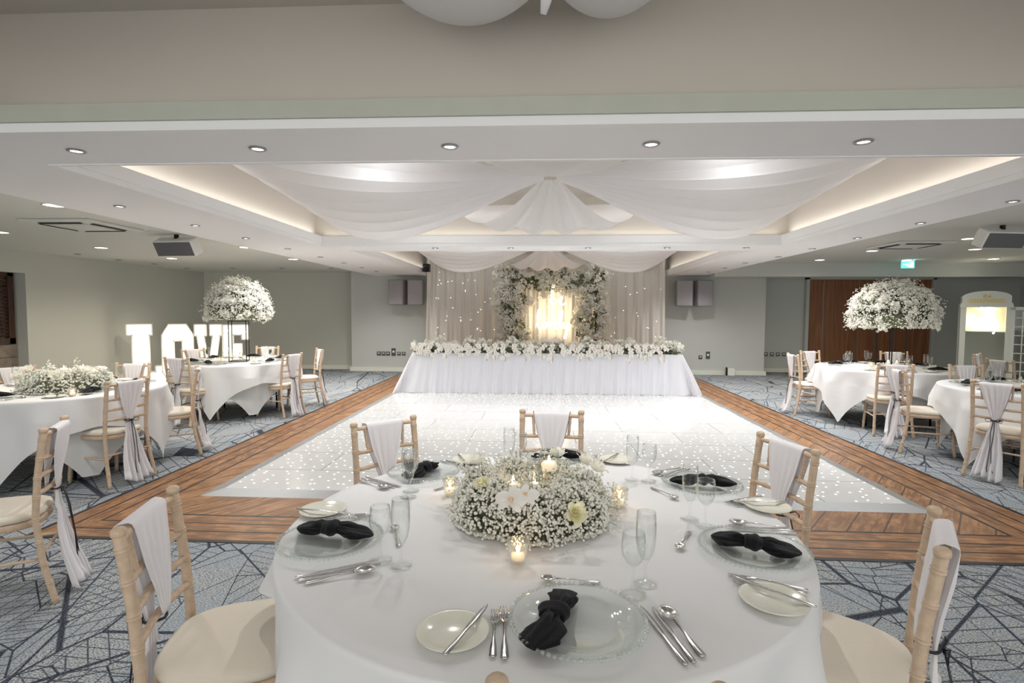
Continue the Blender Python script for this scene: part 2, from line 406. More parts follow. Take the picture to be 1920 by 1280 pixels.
# ------------------------------------------------------------------ room shell
ZL, ZR, ZS, ZF, ZT = 2.52, 2.62, 2.40, 2.53, 3.05      # side ceilings, soffit, fascia top, tray ceiling
TX0, TX1 = -3.0, 3.12
struct('floor', MB().b2(-9.3, 12.2, -2.6, 14.3, -.1, 0), 'carpet')
struct('trim_1', MB().b2(WX0, WX1, WY0, WY1, 0, .004), 'wood')
struct('wall_left', MB().b2(-9.0, -8.9, 8.83, 13.8, 0, ZL+.3), 'wall')
struct('wall_left_recess', MB().b2(-9.3, -9.15, -2.6, 8.83, 0, ZL+.3).b2(-9.15, -8.9, 8.79, 8.83, 0, 2.14).b2(-9.15, -8.9, 4.2, 8.83, 2.14, ZL+.1), 'wall')
struct('wall_back_left', MB().b2(-9.0, -4.8, 13.7, 13.8, 0, 3.2).b2(-4.80, -4.72, 13.39, 13.8, 0, 3.2), 'wall')
struct('wall_back', MB().b2(-4.8, 5.45, 13.3, 13.4, 0, 3.2).b2(5.37, 5.45, 13.39, 14.1, 0, 3.2), 'wall_back')
struct('wall_back_right', MB().b2(5.4, 6.80, 14.1, 14.2, 0, 3.2).b2(9.86, 12.2, 14.1, 14.2, 0, 3.2).b2(6.80, 9.86, 14.1, 14.2, 2.41, 3.2), 'wall_back')
struct('trim_2', MB().b2(3.86, 12.1, 12.15, 12.5, 2.33, 2.85), 'wall_back')
struct('wall_right', MB().b2(12.0, 12.1, 4.0, 14.2, 0, 3.0), 'wall_back')
bb = MB(); bb.b2(-8.9, -4.85, 13.66, 13.70, 0, .10); bb.b2(-4.84, 5.49, 13.26, 13.30, 0, .10); bb.b2(5.45, 6.80, 14.06, 14.10, 0, .10); bb.b2(9.86, 12, 14.06, 14.1, 0, .1)
struct('baseboard_back', bb, 'base')
struct('baseboard_left', MB().b2(-8.9, -8.86, 8.83, 13.66, 0, .10), 'base')
# side ceilings
struct('ceiling_left', MB().b2(-9.3, -4.15, -2.6, 13.8, ZL, ZL+.1), 'ceil')
struct('ceiling_right', MB().b2(3.86, 12.1, -2.6, 14.2, ZR, ZR+.1), 'ceil')
# the lowered soffit ring: strips and cross beams
sf = MB()
sf.b2(-4.17, TX0-.03, -2.6, 13.3, ZS, ZF-.02); sf.b2(TX1+.03, 3.87, -2.6, 13.3, ZS, ZF-.02); sf.b2(-4.17, -4.10, -2.6, 13.3, ZF-.02, ZL+.12); sf.b2(3.80, 3.87, -2.6, 13.3, ZF-.02, ZR+.1)
sf.b2(TX0-.03, TX1+.03, 2.65, 3.20, ZS, ZF-.02); sf.b2(TX0-.03, TX1+.03, 7.23, 7.80, ZS, ZF-.02)
sf.b2(TX0-.03, -2.80, 7.80, 13.3, ZS, ZF-.02); sf.b2(2.98, TX1+.03, 7.80, 13.3, ZS, ZF-.02)
struct('ceiling_soffit', sf, 'soffit')
fa = MB()
def ring(x0, x1, y0, y1):
    for (a, b, c, d) in ((x0-.03, x0, y0-.03, y1+.03), (x1, x1+.03, y0-.03, y1+.03), (x0, x1, y0-.03, y0), (x0, x1, y1, y1+.03)):
        fa.b2(a, b, c, d, ZS+.035, ZF)
    for (a, b, c, d) in ((x0-.045, x0-.015, y0-.045, y1+.045), (x1+.015, x1+.045, y0-.045, y1+.045), (x0-.015, x1+.015, y0-.045, y0-.015), (x0-.015, x1+.015, y1+.015, y1+.045)):
        fa.b2(a, b, c, d, ZS-.006, ZS+.035)
ring(TX0, TX1, 3.23, 7.20); ring(-2.77, 2.95, 7.83, 12.95)
struct('trim_3', fa, 'fascia')
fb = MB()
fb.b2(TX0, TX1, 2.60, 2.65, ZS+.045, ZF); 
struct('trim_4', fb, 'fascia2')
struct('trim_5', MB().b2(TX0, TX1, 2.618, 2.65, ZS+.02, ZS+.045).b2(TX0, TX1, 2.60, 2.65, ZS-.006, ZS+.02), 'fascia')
cw = MB()
cw.b2(TX0-.22, TX0-.12, -2.6, 7.4, ZF-.02, ZT); cw.b2(TX1+.12, TX1+.22, -2.6, 7.4, ZF-.02, ZT)
cw.b2(TX0-.2, TX1+.2, 2.74, 3.11, ZF-.02, ZT); cw.b2(TX0-.2, TX1+.2, 7.32, 7.71, ZF-.02, ZT)
cw.b2(-2.99, -2.89, 7.7, 13.3, ZF-.02, ZT); cw.b2(3.07, 3.17, 7.7, 13.3, ZF-.02, ZT)
struct('wall_coffer', cw, 'coffer')
struct('ceiling_tray', MB().b2(TX0-.25, TX1+.25, -2.6, 13.4, ZT, ZT+.1), 'coffer')
# left window with shutters
w = MB(); yw0, yw1 = 5.6, 8.74
w.b2(-9.15, -9.07, yw0, yw1, .92, 1.02); w.b2(-9.15, -9.07, yw0, yw1, 2.08, 2.14); w.b2(-9.15, -9.07, yw1-.10, yw1, .92, 2.14); w.b2(-9.15, -9.07, yw0, yw0+.1, .92, 2.14)
win = w.build('window_1', 'darkwood', smooth=False); win['kind'] = 'structure'
sl = MB()
for i in range(17): sl.box((-9.11, (yw0+yw1)/2, 1.06+i*.062), (.012, yw1-yw0-.2, .055), ry=.5)
sl.build('shutter_slats', 'darkwood', win, smooth=False)
wp = MB()
for i in range(4): wp.b2(-9.15, -9.09, yw0-1.5, 8.78, .02+i*.225, .02+i*.225+.218)
struct('trim_6', wp, 'panelwood')
# doors at the back right
fr = MB().b2(6.74, 6.82, 14.0, 14.12, 0, 2.43).b2(9.84, 9.92, 14.0, 14.12, 0, 2.43).b2(6.74, 9.92, 14.0, 14.12, 2.38, 2.46)
struct('trim_7', fr, 'wall_back')
xs = [6.82, 7.19, 8.06, 8.48, 8.98, 9.84]
for i in range(5):
    d = MB().b2(xs[i]+.006, xs[i+1]-.006, 14.06, 14.11, .01, 2.38).build('door_%d' % (i+1), 'doorwood', smooth=False, bevel=.004); d['kind'] = 'structure'
    if i in (1, 2, 3):
        MB().b2(xs[i]-.004, xs[i]+.006, 14.045, 14.065, .01, 2.38).build('edge_strip', 'alu', d, smooth=False)
    if i == 2: MB().lathe([(0, 0), (.02, 0), (.02, .02), (0, .02)], 12).xf(Matrix.Translation((8.14, 14.06, 1.25)) @ Matrix.Rotation(PI/2, 4, 'X')).build('door_lock', 'alu', d)
    if i == 4: MB().b2(9.62, 9.76, 14.03, 14.06, 1.20, 1.34).build('keypad', 'whitep', d, smooth=False, bevel=.005)
# dance floor (a portable floor lying on the boards)
df = thing('dance_floor', 'white starlit dance floor of glossy tiles with twinkling pin lights', 'dance floor')
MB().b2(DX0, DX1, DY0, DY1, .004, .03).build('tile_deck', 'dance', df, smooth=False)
def ramp(p, q, nx, ny, mt, name='edge_ramp'):
    w_ = .13; V = [(p[0], p[1], .0305), (q[0], q[1], .0305), (q[0]+nx*w_+(q[0]-p[0])*0, q[1]+ny*w_, .0045), (p[0]+nx*w_, p[1]+ny*w_, .0045), (p[0], p[1], .004), (q[0], q[1], .004)]
    # mitre the corners
    ex = np.sign(q[0]-p[0])*w_; ey = np.sign(q[1]-p[1])*w_
    V[2] = (V[2][0]+ex, V[2][1]+ey, V[2][2]); V[3] = (V[3][0]-ex, V[3][1]-ey, V[3][2])
    MB().add(V, [(0, 1, 2, 3), (0, 3, 4), (1, 5, 2), (3, 2, 5, 4)]).build(name, mt, df, smooth=False)
ramp((DX1, DY0), (DX0, DY0), 0, -1, 'alu'); ramp((DX0, DY0), (DX0, DY1), -1, 0, 'alu'); ramp((DX1, DY1), (DX1, DY0), 1, 0, 'alu')

# ------------------------------------------------------------------ ceiling fittings
def light(name, kind, power, parent, loc=(0, 0, 0), col=(1, .97, .93), size=.05, spot=2.4, blend=.8):
    d = bpy.data.lights.new(name, kind); d.energy = power; d.color = col
    if kind in ('POINT', 'SPOT'): d.shadow_soft_size = size
    if kind == 'AREA': d.size = size
    if kind == 'SPOT': d.spot_size = spot; d.spot_blend = blend
    o = bpy.data.objects.new(name, d); C.objects.link(o); o.parent = parent; o.location = loc; return o
def make_spot(power=SPOT_W):
    t = thing('recessed_spotlight', 'x', 'ceiling light')
    MB().lathe([(.030, 0), (.044, -.001), (.047, -.005), (.043, -.009), (.033, -.010), (.030, -.006)], 24, close=True).build('bezel', 'alu', t)
    MB().lathe([(0, -.0035), (.031, -.0035), (.031, -.001), (0, -.001)], 20).build('lens', 'lens', t)
    light('spot_lamp', 'SPOT', power, t, (0, 0, -.02), (1, .98, .96), .03, 2.5, .9)
    return Proto(t)
SP = make_spot(); SPF = make_spot(78)
ordn = ['first', 'second', 'third', 'fourth', 'fifth', 'sixth', 'seventh', 'eighth', 'ninth']
for i, x in enumerate((-2.62, -1.57, -.50, .577, 1.668)):
    SP.put((x, 2.92, ZS), 0, 'lit recessed spotlight in the near ceiling beam, %s from the left' % ordn[i], 'spots in the near beam')
for i, x in enumerate((-1.487, -.426, .642, 1.72, 2.78)):
    SPF.put((x, 7.47, ZS), 0, 'recessed spotlight in the far ceiling beam, %s from the left' % ordn[i], 'spots in the far beam')
for i, y in enumerate((4.46, 5.47, 6.43, 7.52, 8.65, 9.7, 10.68, 11.66)):
    (SPF if y > 7 else SP).put((-3.63, y, ZS), 0, 'recessed spotlight in the left lowered soffit, %s from the camera' % ordn[i], 'spots in the left soffit')
for i, y in enumerate((4.48, 5.51, 6.56, 7.61, 8.66, 9.7, 10.75, 11.8)):
    (SPF if y > 7 else SP).put((3.60 if y > 9 else 3.72, y, ZS), 0, 'recessed spotlight in the right lowered soffit, %s from the camera' % ordn[i], 'spots in the right soffit')
def make_big(power=BIG_W):
    t = thing('round_downlight', 'x', 'ceiling light')
    MB().lathe([(.085, 0), (.10, -.001), (.105, -.006), (.09, -.008), (.085, -.004)], 28, close=True).build('bezel', 'whitep', t)
    MB().lathe([(0, -.0045), (.087, -.0045), (.087, -.001), (0, -.001)], 24).build('diffuser', 'lens_w', t)
    light('downlight_lamp', 'SPOT', power, t, (0, 0, -.02), (1, .88, .72), .08, 2.7, .9)
    return Proto(t)
BG = make_big(); BGL = make_big(100)
sL = (ZL-1.5)/1.1; sR = (ZR-1.5)/1.1
for i, (x, y, n_) in enumerate(((-5.09, 5.38, 'nearest the camera'), (-7.69, 9.0, 'above the L'), (-7.72, 10.83, 'near the back left corner'), (-5.07, 8.96, 'above the rear flower stand'), (-7.64, 7.2, 'by the shuttered window'), (-5.2, 11.0, 'closest to the back wall'))):
    BGL.put((x*sL, y*sL, ZL), 0, 'warm round downlight in the left side ceiling, %s' % n_, 'left ceiling downlights')
for i, (x, y, n_) in enumerate(((5.714, 9.627, 'nearest the soffit'), (7.252, 9.412, 'behind the hanging speaker'), (7.34, 11.219, 'above the exit sign'), (8.844, 11.013, 'above the phone box'), (5.638, 11.213, 'by the back wall'), (6.15, 8.1, 'nearest the ceiling grille'))):
    BG.put((x*sR, y*sR, ZR), 0, 'warm round downlight in the right side ceiling, %s' % n_, 'right ceiling downlights')
def make_off():
    t = thing('recessed_spotlight', 'x', 'ceiling light')
    MB().lathe([(.035, 0), (.052, -.001), (.056, -.006), (.05, -.010), (.038, -.011), (.035, -.006)], 24, close=True).build('bezel', 'alu', t)
    MB().lathe([(0, -.0035), (.036, -.0035), (.036, -.001), (0, -.001)], 20).build('lens', 'chrome', t)
    return Proto(t)
OF = make_off()
for (x, y, n_) in ((-8.38, 9.28, 'first from the window'), (-8.44, 10.3, 'second from the window'), (-8.38, 11.2, 'third from the window'), (-8.41, 12.3, 'in the back left corner'), (-7.27, 12.3, 'second along the back wall'), (-6.09, 12.3, 'third along the back wall'), (-4.92, 12.3, 'nearest the soffit along the back wall')):
    OF.put((x, y, ZL), 0, 'unlit recessed spotlight in the left side ceiling, '+n_, 'unlit spots')
def make_tray_lamp():
    t = thing('tray_spotlight', 'x', 'ceiling light')
    MB().lathe([(.035, 0), (.048, -.001), (.05, -.006), (.04, -.008), (.035, -.004)], 20, close=True).build('bezel', 'whitep', t)
    MB().lathe([(0, -.004), (.036, -.004), (.036, -.001), (0, -.001)], 16).build('lens', 'lens', t)
    light('tray_lamp', 'POINT', TRAY_W, t, (0, 0, -.06), (.97, .98, 1), .3)
    return Proto(t)
TL = make_tray_lamp()
for (x, y, w_, g_) in ((-1.45, 4.6, 'front left', 'middle'), (1.6, 4.6, 'front right', 'middle'), (-1.45, 6.6, 'back left', 'middle'), (1.6, 6.6, 'back right', 'middle'),
                   (-1.4, 9.2, 'front left', 'far'), (1.5, 9.2, 'front right', 'far'), (-1.4, 11.6, 'back left', 'far'), (1.5, 11.6, 'back right', 'far'),
                   (-1.4, .9, 'left', 'near'), (1.5, .9, 'right', 'near')):
    TL.put((x, y, ZT), 0, 'spotlight above the white drape in the %s ceiling tray, %s' % (g_, w_), 'spots above the drapes')
def cove(x, y, rz, L, pw):
    d = bpy.data.lights.new('cove_strip', 'AREA'); d.shape = 'RECTANGLE'; d.size = L; d.size_y = .05; d.energy = pw; d.color = (1, .95, .90)
    o = bpy.data.objects.new('cove_strip', d); C.objects.link(o); o.location = (x, y, ZF+.015)
    o.rotation_euler = (PI, 0, rz)
for (x0, x1, y0, y1, k) in ((TX0, TX1, 3.23, 7.20, 1), (-2.77, 2.95, 7.83, 12.95, .9)):
    cove(x0-.06, (y0+y1)/2, PI/2, y1-y0, 4.2*k); cove(x1+.06, (y0+y1)/2, PI/2, y1-y0, 4.2*k)
    cove((x0+x1)/2, y0-.06, 0, x1-x0, 3.4*k)
    if y1 < 10: cove((x0+x1)/2, y1+.06, 0, x1-x0, 3.4*k)
def cassette(x, y, z, label):
    t = thing('air_conditioner', label, 'air conditioner', (x, y, z))
    MB().b2(-.42, .42, -.42, .42, -.03, 0).build('panel', 'ceil', t, smooth=False, bevel=.012)
    MB().b2(-.22, .22, -.22, .22, -.042, -.0305).build('intake_grille', 'ceil', t, smooth=False, bevel=.004)
    for a in range(4):
        m_ = MB().box((0, .32, -.033), (.5, .05, .006), rx=.25); m_.xf(Matrix.Rotation(a*PI/2, 4, 'Z')); m_.build('air_slot', 'darkslot', t, smooth=False)
cassette(-5.86*sL, 6.6*sL, ZL, 'square white air conditioner cassette in the left side ceiling')
cassette(5.75*sR, 8.75*sR, ZR, 'square white air conditioner cassette in the right side ceiling')
def hang_speaker(x, y, z, rz, label):
    t = thing('hanging_speaker', label, 'speaker', (x, y, z), rz)
    MB().b2(-.02, .02, -.02, .02, -.06, 0).build('bracket', 'black', t, smooth=False)
    MB().box((0, .02, -.16), (.58, .16, .22), rx=.5).build('case', 'whitep', t, smooth=False, bevel=.015)
    MB().box((0, .02-.083*math.cos(.5), -.16-.083*math.sin(.5)), (.54, .012, .19), rx=.5).build('grille', 'grille', t, smooth=False, bevel=.004)
hang_speaker(-4.88, 6.95, ZL, -.1, 'grey fronted speaker hanging under the left side ceiling')
hang_speaker(5.75, 7.05, ZR, .15, 'grey fronted speaker hanging under the right side ceiling')
# exit sign
t = thing('exit_sign', 'lit green exit sign hanging above the brown doors', 'exit sign', (7.55, 11.5, 0))
MB().b2(-.12, .12, -.02, .02, 2.46, 2.60).build('housing', 'exit_g', t, smooth=False)
MB().b2(-.13, .13, -.025, .025, 2.60, 2.62).build('ceiling_mount', 'whitep', t, smooth=False)
MB().b2(.035, .095, -.024, -.021, 2.475, 2.58).b2(-.10, -.04, -.024, -.021, 2.520, 2.535).add([(-.04, -.0225, 2.50), (-.015, -.0225, 2.5275), (-.04, -.0225, 2.555)], [(0, 1, 2)]).tube([(0, -.022, 2.56), (0, -.022, 2.562)], .012, 8).tube([(0, -.022, 2.545), (.005, -.022, 2.51), (-.015, -.022, 2.485)], .007, 6).tube([(.005, -.022, 2.51), (.022, -.022, 2.485)], .007, 6).build('pictogram', 'exit_w', t, smooth=False)
light('exit_glow', 'POINT', .6, t, (0, -.06, 2.55), (.3, 1, .9), .05)

# ------------------------------------------------------------------ ceiling drapes
def drape(c, edge0, edge1, zc, ze, sag, label, wc=.16, wig=.028, nf=8, hang=0, group='ceiling drapes', farv=None):
    # a swag from the gathered centre c to the line edge0-edge1 on the tray wall
    c = np.array((*c, zc)); e0 = np.array((*edge0, ze)); e1 = np.array((*edge1, ze))
    d = (e1-e0)/np.linalg.norm(e1-e0)
    def fn(u, v):
        a = c+d*(v-.5)*wc; b = e0+(e1-e0)*v
        w_ = u**.8 if farv else u**.7
        p = a*(1-w_)+b*w_
        s_ = sag*4*u*(1-u)*((.30+.95*v) if farv is None else 1+.25*math.sin(PI*v))
        fold = wig*(1+2.2*(1-u)*(u > 0.02))*math.sin(v*nf*2*PI+1.3*math.sin(3*u))*(math.sin(PI*min(1, u*1.05))**.5 if 0 < u < .95 else .2)
        p = p.copy(); p[2] += -s_+fold-hang*(1-abs(2*v-1))*math.sin(PI*u)
        return tuple(p)
    o = MB().grid(fn, 44, 110).build('ceiling_drape', 'drape'); tag(o, label, 'ceiling drape', group)
    return o
for (nm, cx, cy, x0, x1, y0, y1, zc, sg) in (('middle', .08, 5.25, TX0-.1, TX1+.1, 3.15, 7.28, 2.80, .36), ('far', .1, 9.75, -2.86, 3.04, 7.74, 12.9, 2.72, .32)):
    w_ = y1-y0
    drape((cx-.06, cy), (x0, y0+.1), (x0, y1-.35), zc, 3.0, sg+.08, 'sheer white swag on the left side of the %s ceiling tray' % nm)
    drape((cx+.06, cy), (x1, y0+.1), (x1, y1-.35), zc, 3.0, sg+.08, 'sheer white swag on the right side of the %s ceiling tray' % nm)
    drape((cx, cy+.06), (cx-1.25, y1), (cx+1.25, y1), zc, 2.95, .34, 'sheer white swag to the back wall of the %s ceiling tray' % nm, wig=.018, nf=4, farv=1)
    drape((cx, cy-.06), (cx-1.25, y0), (cx+1.25, y0), zc, 2.97, .20, 'sheer white swag to the front wall of the %s ceiling tray' % nm, wig=.012, nf=3, farv=1)
drape((.02, .9), (TX0-.1, .2), (TX0-.1, 2.2), 2.95, 3.02, .25, 'sheer white swag in the near ceiling tray, left side')
drape((.12, .9), (TX1+.1, .2), (TX1+.1, 2.2), 2.95, 3.02, .25, 'sheer white swag in the near ceiling tray, right side')
def belly(x0, x1, yc, zlo, label):
    def fn(u, v):
        x = x0+(x1-x0)*u; a = (v-.5)*PI
        prof = math.sin(PI*u)**.42
        return (x, yc+.62*math.sin(a)*(.35+.65*prof), 3.0-(3.0-zlo)*prof*math.cos(a)**.7 if abs(v-.5) < .499 else 3.02)
    tag(MB().grid(fn, 50, 30).build('ceiling_drape', 'drape'), label, 'ceiling drape', 'ceiling drapes')
belly(-.72, .06, 1.95, 2.685, 'rounded white swag at the top edge, larger lobe left of the knot')
belly(-.02, .58, 1.95, 2.71, 'rounded white swag at the top edge, smaller lobe right of the knot')
tag(MB().tube([(.02, 2.1, 3.03), (.02, 2.15, 2.80), (.01, 2.2, 2.74), (.0, 2.22, 2.70)], [.05, .03, .022, .012], 14).build('drape_knot', 'drape'), 'hanging white fabric knot between the two nearest swags', 'drape knot')

# ------------------------------------------------------------------ backdrop
t = thing('backdrop_curtain', 'pleated cream voile curtain wall behind the top table', 'curtain', (0, 12.72, 0))
def pleat(x): return .035*math.sin(x*23+.8*math.sin(x*3.1))+.015*math.sin(x*57+1)
def cf(u, v):
    x = -2.72+5.6*u; z = .01+3.0*v
    fl = max(0, abs(x-.08)-2.2)*(1-v)*.10*np.sign(x)
    return (x+fl, pleat(x)*(1-.3*v), z)
MB().grid(cf, 620, 8).build('voile_panel', 'curtain', t)
for (xa, xb) in ((-2.72, -1.15), (-1.15, .08), (.08, 1.45), (1.45, 2.0), (2.0, 2.86)):
    def vf(u, v):
        x = xa+(xb-xa)*u; s_ = 4*u*(1-u)
        return (x, -.07-.05*s_-.012*math.sin(v*30), 2.93-(.06+.30*v)*s_*min(1, (xb-xa))-.09*v)
    MB().grid(vf, 30, 26).build('swag_valance', 'curtain', t)
    def tf(u, v):
        return (xb-.07+.14*u*(1+.3*v), -.09-.01*math.sin(u*30), 2.93-(.3+.15*u)*v)
fl = MB(); N = 90
pts = np.stack([rng.uniform(-2.6, 2.8, N), np.full(N, -.075), rng.uniform(.9, 2.6, N)], 1); fl.blobs(pts, .0065)
o = fl.build('fairy_lights', 'fairy', t); o['kind'] = 'stuff'
tag(MB().b2(-2.74, -2.60, 12.3, 12.5, 2.44, 2.62).tube([(-2.67, 12.28, 2.54), (-2.64, 12.16, 2.50)], .055, 12).build('black_stage_lamp', 'black', smooth=False), 'small black stage lamp on the soffit left of the curtain', 'stage lamp')

# flower arch
AX, AY = .27, 12.25
t = thing('flower_arch', 'square arch of white blossom framing a glowing neon sign', 'flower arch', (AX, AY, 0))
MB().tube([(-.98, 0, 0), (-.98, 0, 2.25), (.98, 0, 2.25), (.98, 0, 0)], .02, 8).build('frame', 'black', t)
def arch_points(N, t_in=.53, t_out=1.26, hi=2.56, inner_top=1.93):
    P_ = []
    while len(P_) < N:
        x, z = rng.uniform(-t_out-.1, t_out+.1), rng.uniform(.72, hi+.05)
        wob = .08*math.sin(z*7+x*3)+.05*math.sin(z*17)
        if abs(x) < t_in+wob*.7 and z < inner_top+.06*math.sin(x*11): continue
        if abs(x) > t_out+wob or z > hi+.08*math.sin(x*6+1): continue
        y = rng.uniform(-.24, .12)
        P_.append((x-.04, y, z))
    return np.array(P_)
cen = arch_points(400); cen[:, 1] = cen[:, 1]*.8-.04
dd = rng.normal(size=(400, 26, 3)); dd /= np.linalg.norm(dd, axis=2)[:, :, None]; dd[:, :, 1] = -np.abs(dd[:, :, 1])
PB = (cen[:, None, :]+dd*rng.uniform(.055, .095, (400, 1, 1))).reshape(-1, 3); nr = dd.reshape(-1, 3)
leafm = MB().petals(arch_points(900, .60, 1.15, 2.45, 2.0)+np.array([0, .05, 0]), rng.uniform(.04, .08, 900)); o = leafm.build('foliage', 'leaf', t, smooth=False); o['kind'] = 'stuff'
sel = rng.random(len(PB)) < .45
o = MB().blobs(PB[sel], rng.uniform(.013, .024, sel.sum())).build('blossom', 'gyp2', t); o['kind'] = 'stuff'
o = MB().petals(PB[~sel], rng.uniform(.022, .036, (~sel).sum()), nr[~sel]+rng.normal(size=((~sel).sum(), 3))*.3).build('petals', 'gyp2', t, smooth=False); o['kind'] = 'stuff'
# neon sign: script strokes in warm light tube
def script(s_, ox, oy, oz, r, mt, parent):
    strokes = {
        'be': [[(0, .1), (.12, .35), (.22, .8), (.16, .95), (.09, .8), (.08, .1), (.2, 0), (.32, .12), (.3, .3), (.18, .34)], [(.32, .26), (.5, .16), (.62, .3), (.55, .4), (.46, .28), (.5, .06), (.64, 0), (.8, .14)]],
        'lovely': [[(-.4, .1), (-.25, .5), (-.2, .9), (-.28, .92), (-.32, .6), (-.3, .1), (-.2, 0), (-.08, .1)], [(-.08, .18), (.02, .36), (.12, .3), (.1, .06), (-.02, .02), (-.08, .18)], [(.14, .32), (.22, .36), (.26, .04), (.38, .34), (.42, .3)],
                   [(.42, .16), (.54, .24), (.58, .34), (.5, .36), (.46, .16), (.54, 0), (.66, .12)], [(.66, .12), (.8, .5), (.84, .88), (.76, .9), (.74, .4), (.78, .02), (.88, .08)], [(.88, .34), (.9, .08), (1.0, .04), (1.08, .34), (1.06, -.1), (.98, -.42), (.9, -.4), (1.0, -.1), (1.18, .12)]]}
    mb = MB()
    for key, dx, dz in (('be', .22, 1.12), ('lovely', 0, 0)):
        for st in strokes[key]:
            P_ = np.array(st); tt = np.linspace(0, len(P_)-1, len(P_)*5); xs_ = np.interp(tt, range(len(P_)), P_[:, 0]); zs_ = np.interp(tt, range(len(P_)), P_[:, 1])
            k = np.ones(5)/5
            xs_ = np.convolve(np.pad(xs_, 2, 'edge'), k, 'valid'); zs_ = np.convolve(np.pad(zs_, 2, 'edge'), k, 'valid')
            mb.tube([(ox+(a+dx)*s_, oy, oz+(b+dz)*s_) for a, b in zip(xs_, zs_)], r, 6)
    return mb.build('script_tube', mt, parent)
t = thing('neon_sign', 'warm glowing script neon sign inside the flower arch', 'neon sign', (AX-.19, AY+.1, 1.12))
script(.50, 0, 0, .0, .014, 'neon', t)
light('neon_glow', 'AREA', 3, t, (.2, -.05, .35), (1, .66, .34), .7).rotation_euler = (-PI/2, 0, 0)
light('neon_halo', 'POINT', 8, t, (.2, -.12, .3), (1, .66, .34), .25)

# top table
TTY0, TTY1, TX_0, TX_1 = 9.78, 10.5, -2.32, 2.50
t = thing('long_table', 'long top table under a white cloth and tulle', 'table', (0, 0, 0))
MB().b2(TX_0+.03, TX_1-.03, TTY0+.03, TTY1, .72, .745).build('tabletop', 'panelwood', t, smooth=False)
for x in (-2.1, 0, 2.3):
    for y in (TTY0+.15, TTY1-.1): MB().tube([(x, y, .0), (x, y, .72)], .02, 8).build('leg', 'alu', t)
cl = MB().b2(TX_0, TX_1, TTY0, TTY1+.02, .746, .752)
tag(cl.build('tablecloth', 'cloth', smooth=False), 'plain white cloth covering the long top table', 'tablecloth')
def tulle(layer, seedv, amp, flare):
    def fn(u, v):
        # path around left side, front and right side
        L = TTY1-TTY0; Wd = TX_1-TX_0; tot = 2*L+Wd; s_ = u*tot
        if s_ < L: x, y, nx, ny = TX_0, TTY1-s_, -1, -.0
        elif s_ < L+Wd: x, y, nx, ny = TX_0+s_-L, TTY0, 0, -1
        else: x, y, nx, ny = TX_1, TTY0+s_-L-Wd, 1, 0
        ce = math.exp(-((s_-L)/.12)**2); cr = math.exp(-((s_-L-Wd)/.12)**2)
        if ny: nx = -ce if s_ < tot/2 else cr
        else: ny = -(ce+cr)
        dn = 1-v
        sidef = (.15 if (s_ < L or s_ > L+Wd) else 0)
        fo = amp*dn**.7*(math.sin(s_*31+seedv+2.5*math.sin(s_*2.3))+.5*math.sin(s_*67+seedv*3+3*dn))+flare*dn**1.1
        fo += sidef*dn
        lump = .03*dn*max(0, math.sin(s_*5+seedv))*(1 if dn > .75 else 0)
        z = .035+.722*v+.012*math.sin(s_*19+seedv)*dn
        ex = .15*dn*(ce if s_ < tot/2 else -cr)*(-1) if ny == -1 else 0
        return (x+nx*(fo+.012+layer)+ex*.9, y+ny*(fo+.012+layer)-lump, z)
    return MB().grid(fn, 760, 14)
t = thing('tulle_skirt', 'gathered white tulle skirt flaring to the floor round the top table', 'table skirt')
tulle(0, .4, .012, .05).build('lining', 'cloth', t); tulle(.02, 1.7, .022, .09).build('tulle_layer', 'tulle', t); tulle(.045, 3.9, .028, .13).build('tulle_layer', 'tulle', t)
# garland
def rose_mb(R):
    mb = MB()
    for lay, (rr, h, n_, op) in enumerate(((.28, 1.0, 3, .05), (.5, .98, 4, .25), (.75, .85, 5, .55), (1.0, .65, 5, 1.0))):
        for k in range(n_):
            a0 = 2*PI*k/n_+lay*.7; wd = 2*PI/n_*.68
            def fn(u, v, a0=a0, wd=wd, rr=rr, h=h, op=op):
                a = a0+(u-.5)*2*wd*(.5+.5*math.sin(PI*min(1, v+.25)))
                r_ = R*rr*(.25+.75*v**.6+.15*op*max(0, v-.8)*5*abs(math.cos(PI*(u-.5))))
                z = R*(h*v**.9*1.05-.12*op*max(0, v-.75)*4+.05*math.cos((u-.5)*PI*2)*v-.35)
                return (r_*math.cos(a), r_*math.sin(a), z)
            mb.grid(fn, 9, 7)
    return mb
def orchid_mb(R):
    mb = MB()
    for k, (a0, L, w_) in enumerate(((PI/2, 1, .42), (PI/2+2.35, .95, .40), (PI/2-2.35, .95, .40), (.15, 1.0, .78), (PI-.15, 1.0, .78))):
        def fn(u, v, a0=a0, L=L, w_=w_):
            l_ = .06+L*v; hw = w_*math.sin(PI*min(.97, .05+.95*v))**.6*(u-.5)*2
            x = l_*math.cos(a0)-hw*.5*math.sin(a0)*1.3; y = l_*math.sin(a0)+hw*.5*math.cos(a0)*1.3
            return (R*x, R*y, R*(.18*math.sin(PI*v)-.15*hw*hw*2+(.05 if w_ > .5 else 0)))
        mb.grid(fn, 9, 8)
    return mb
RMESH = {}
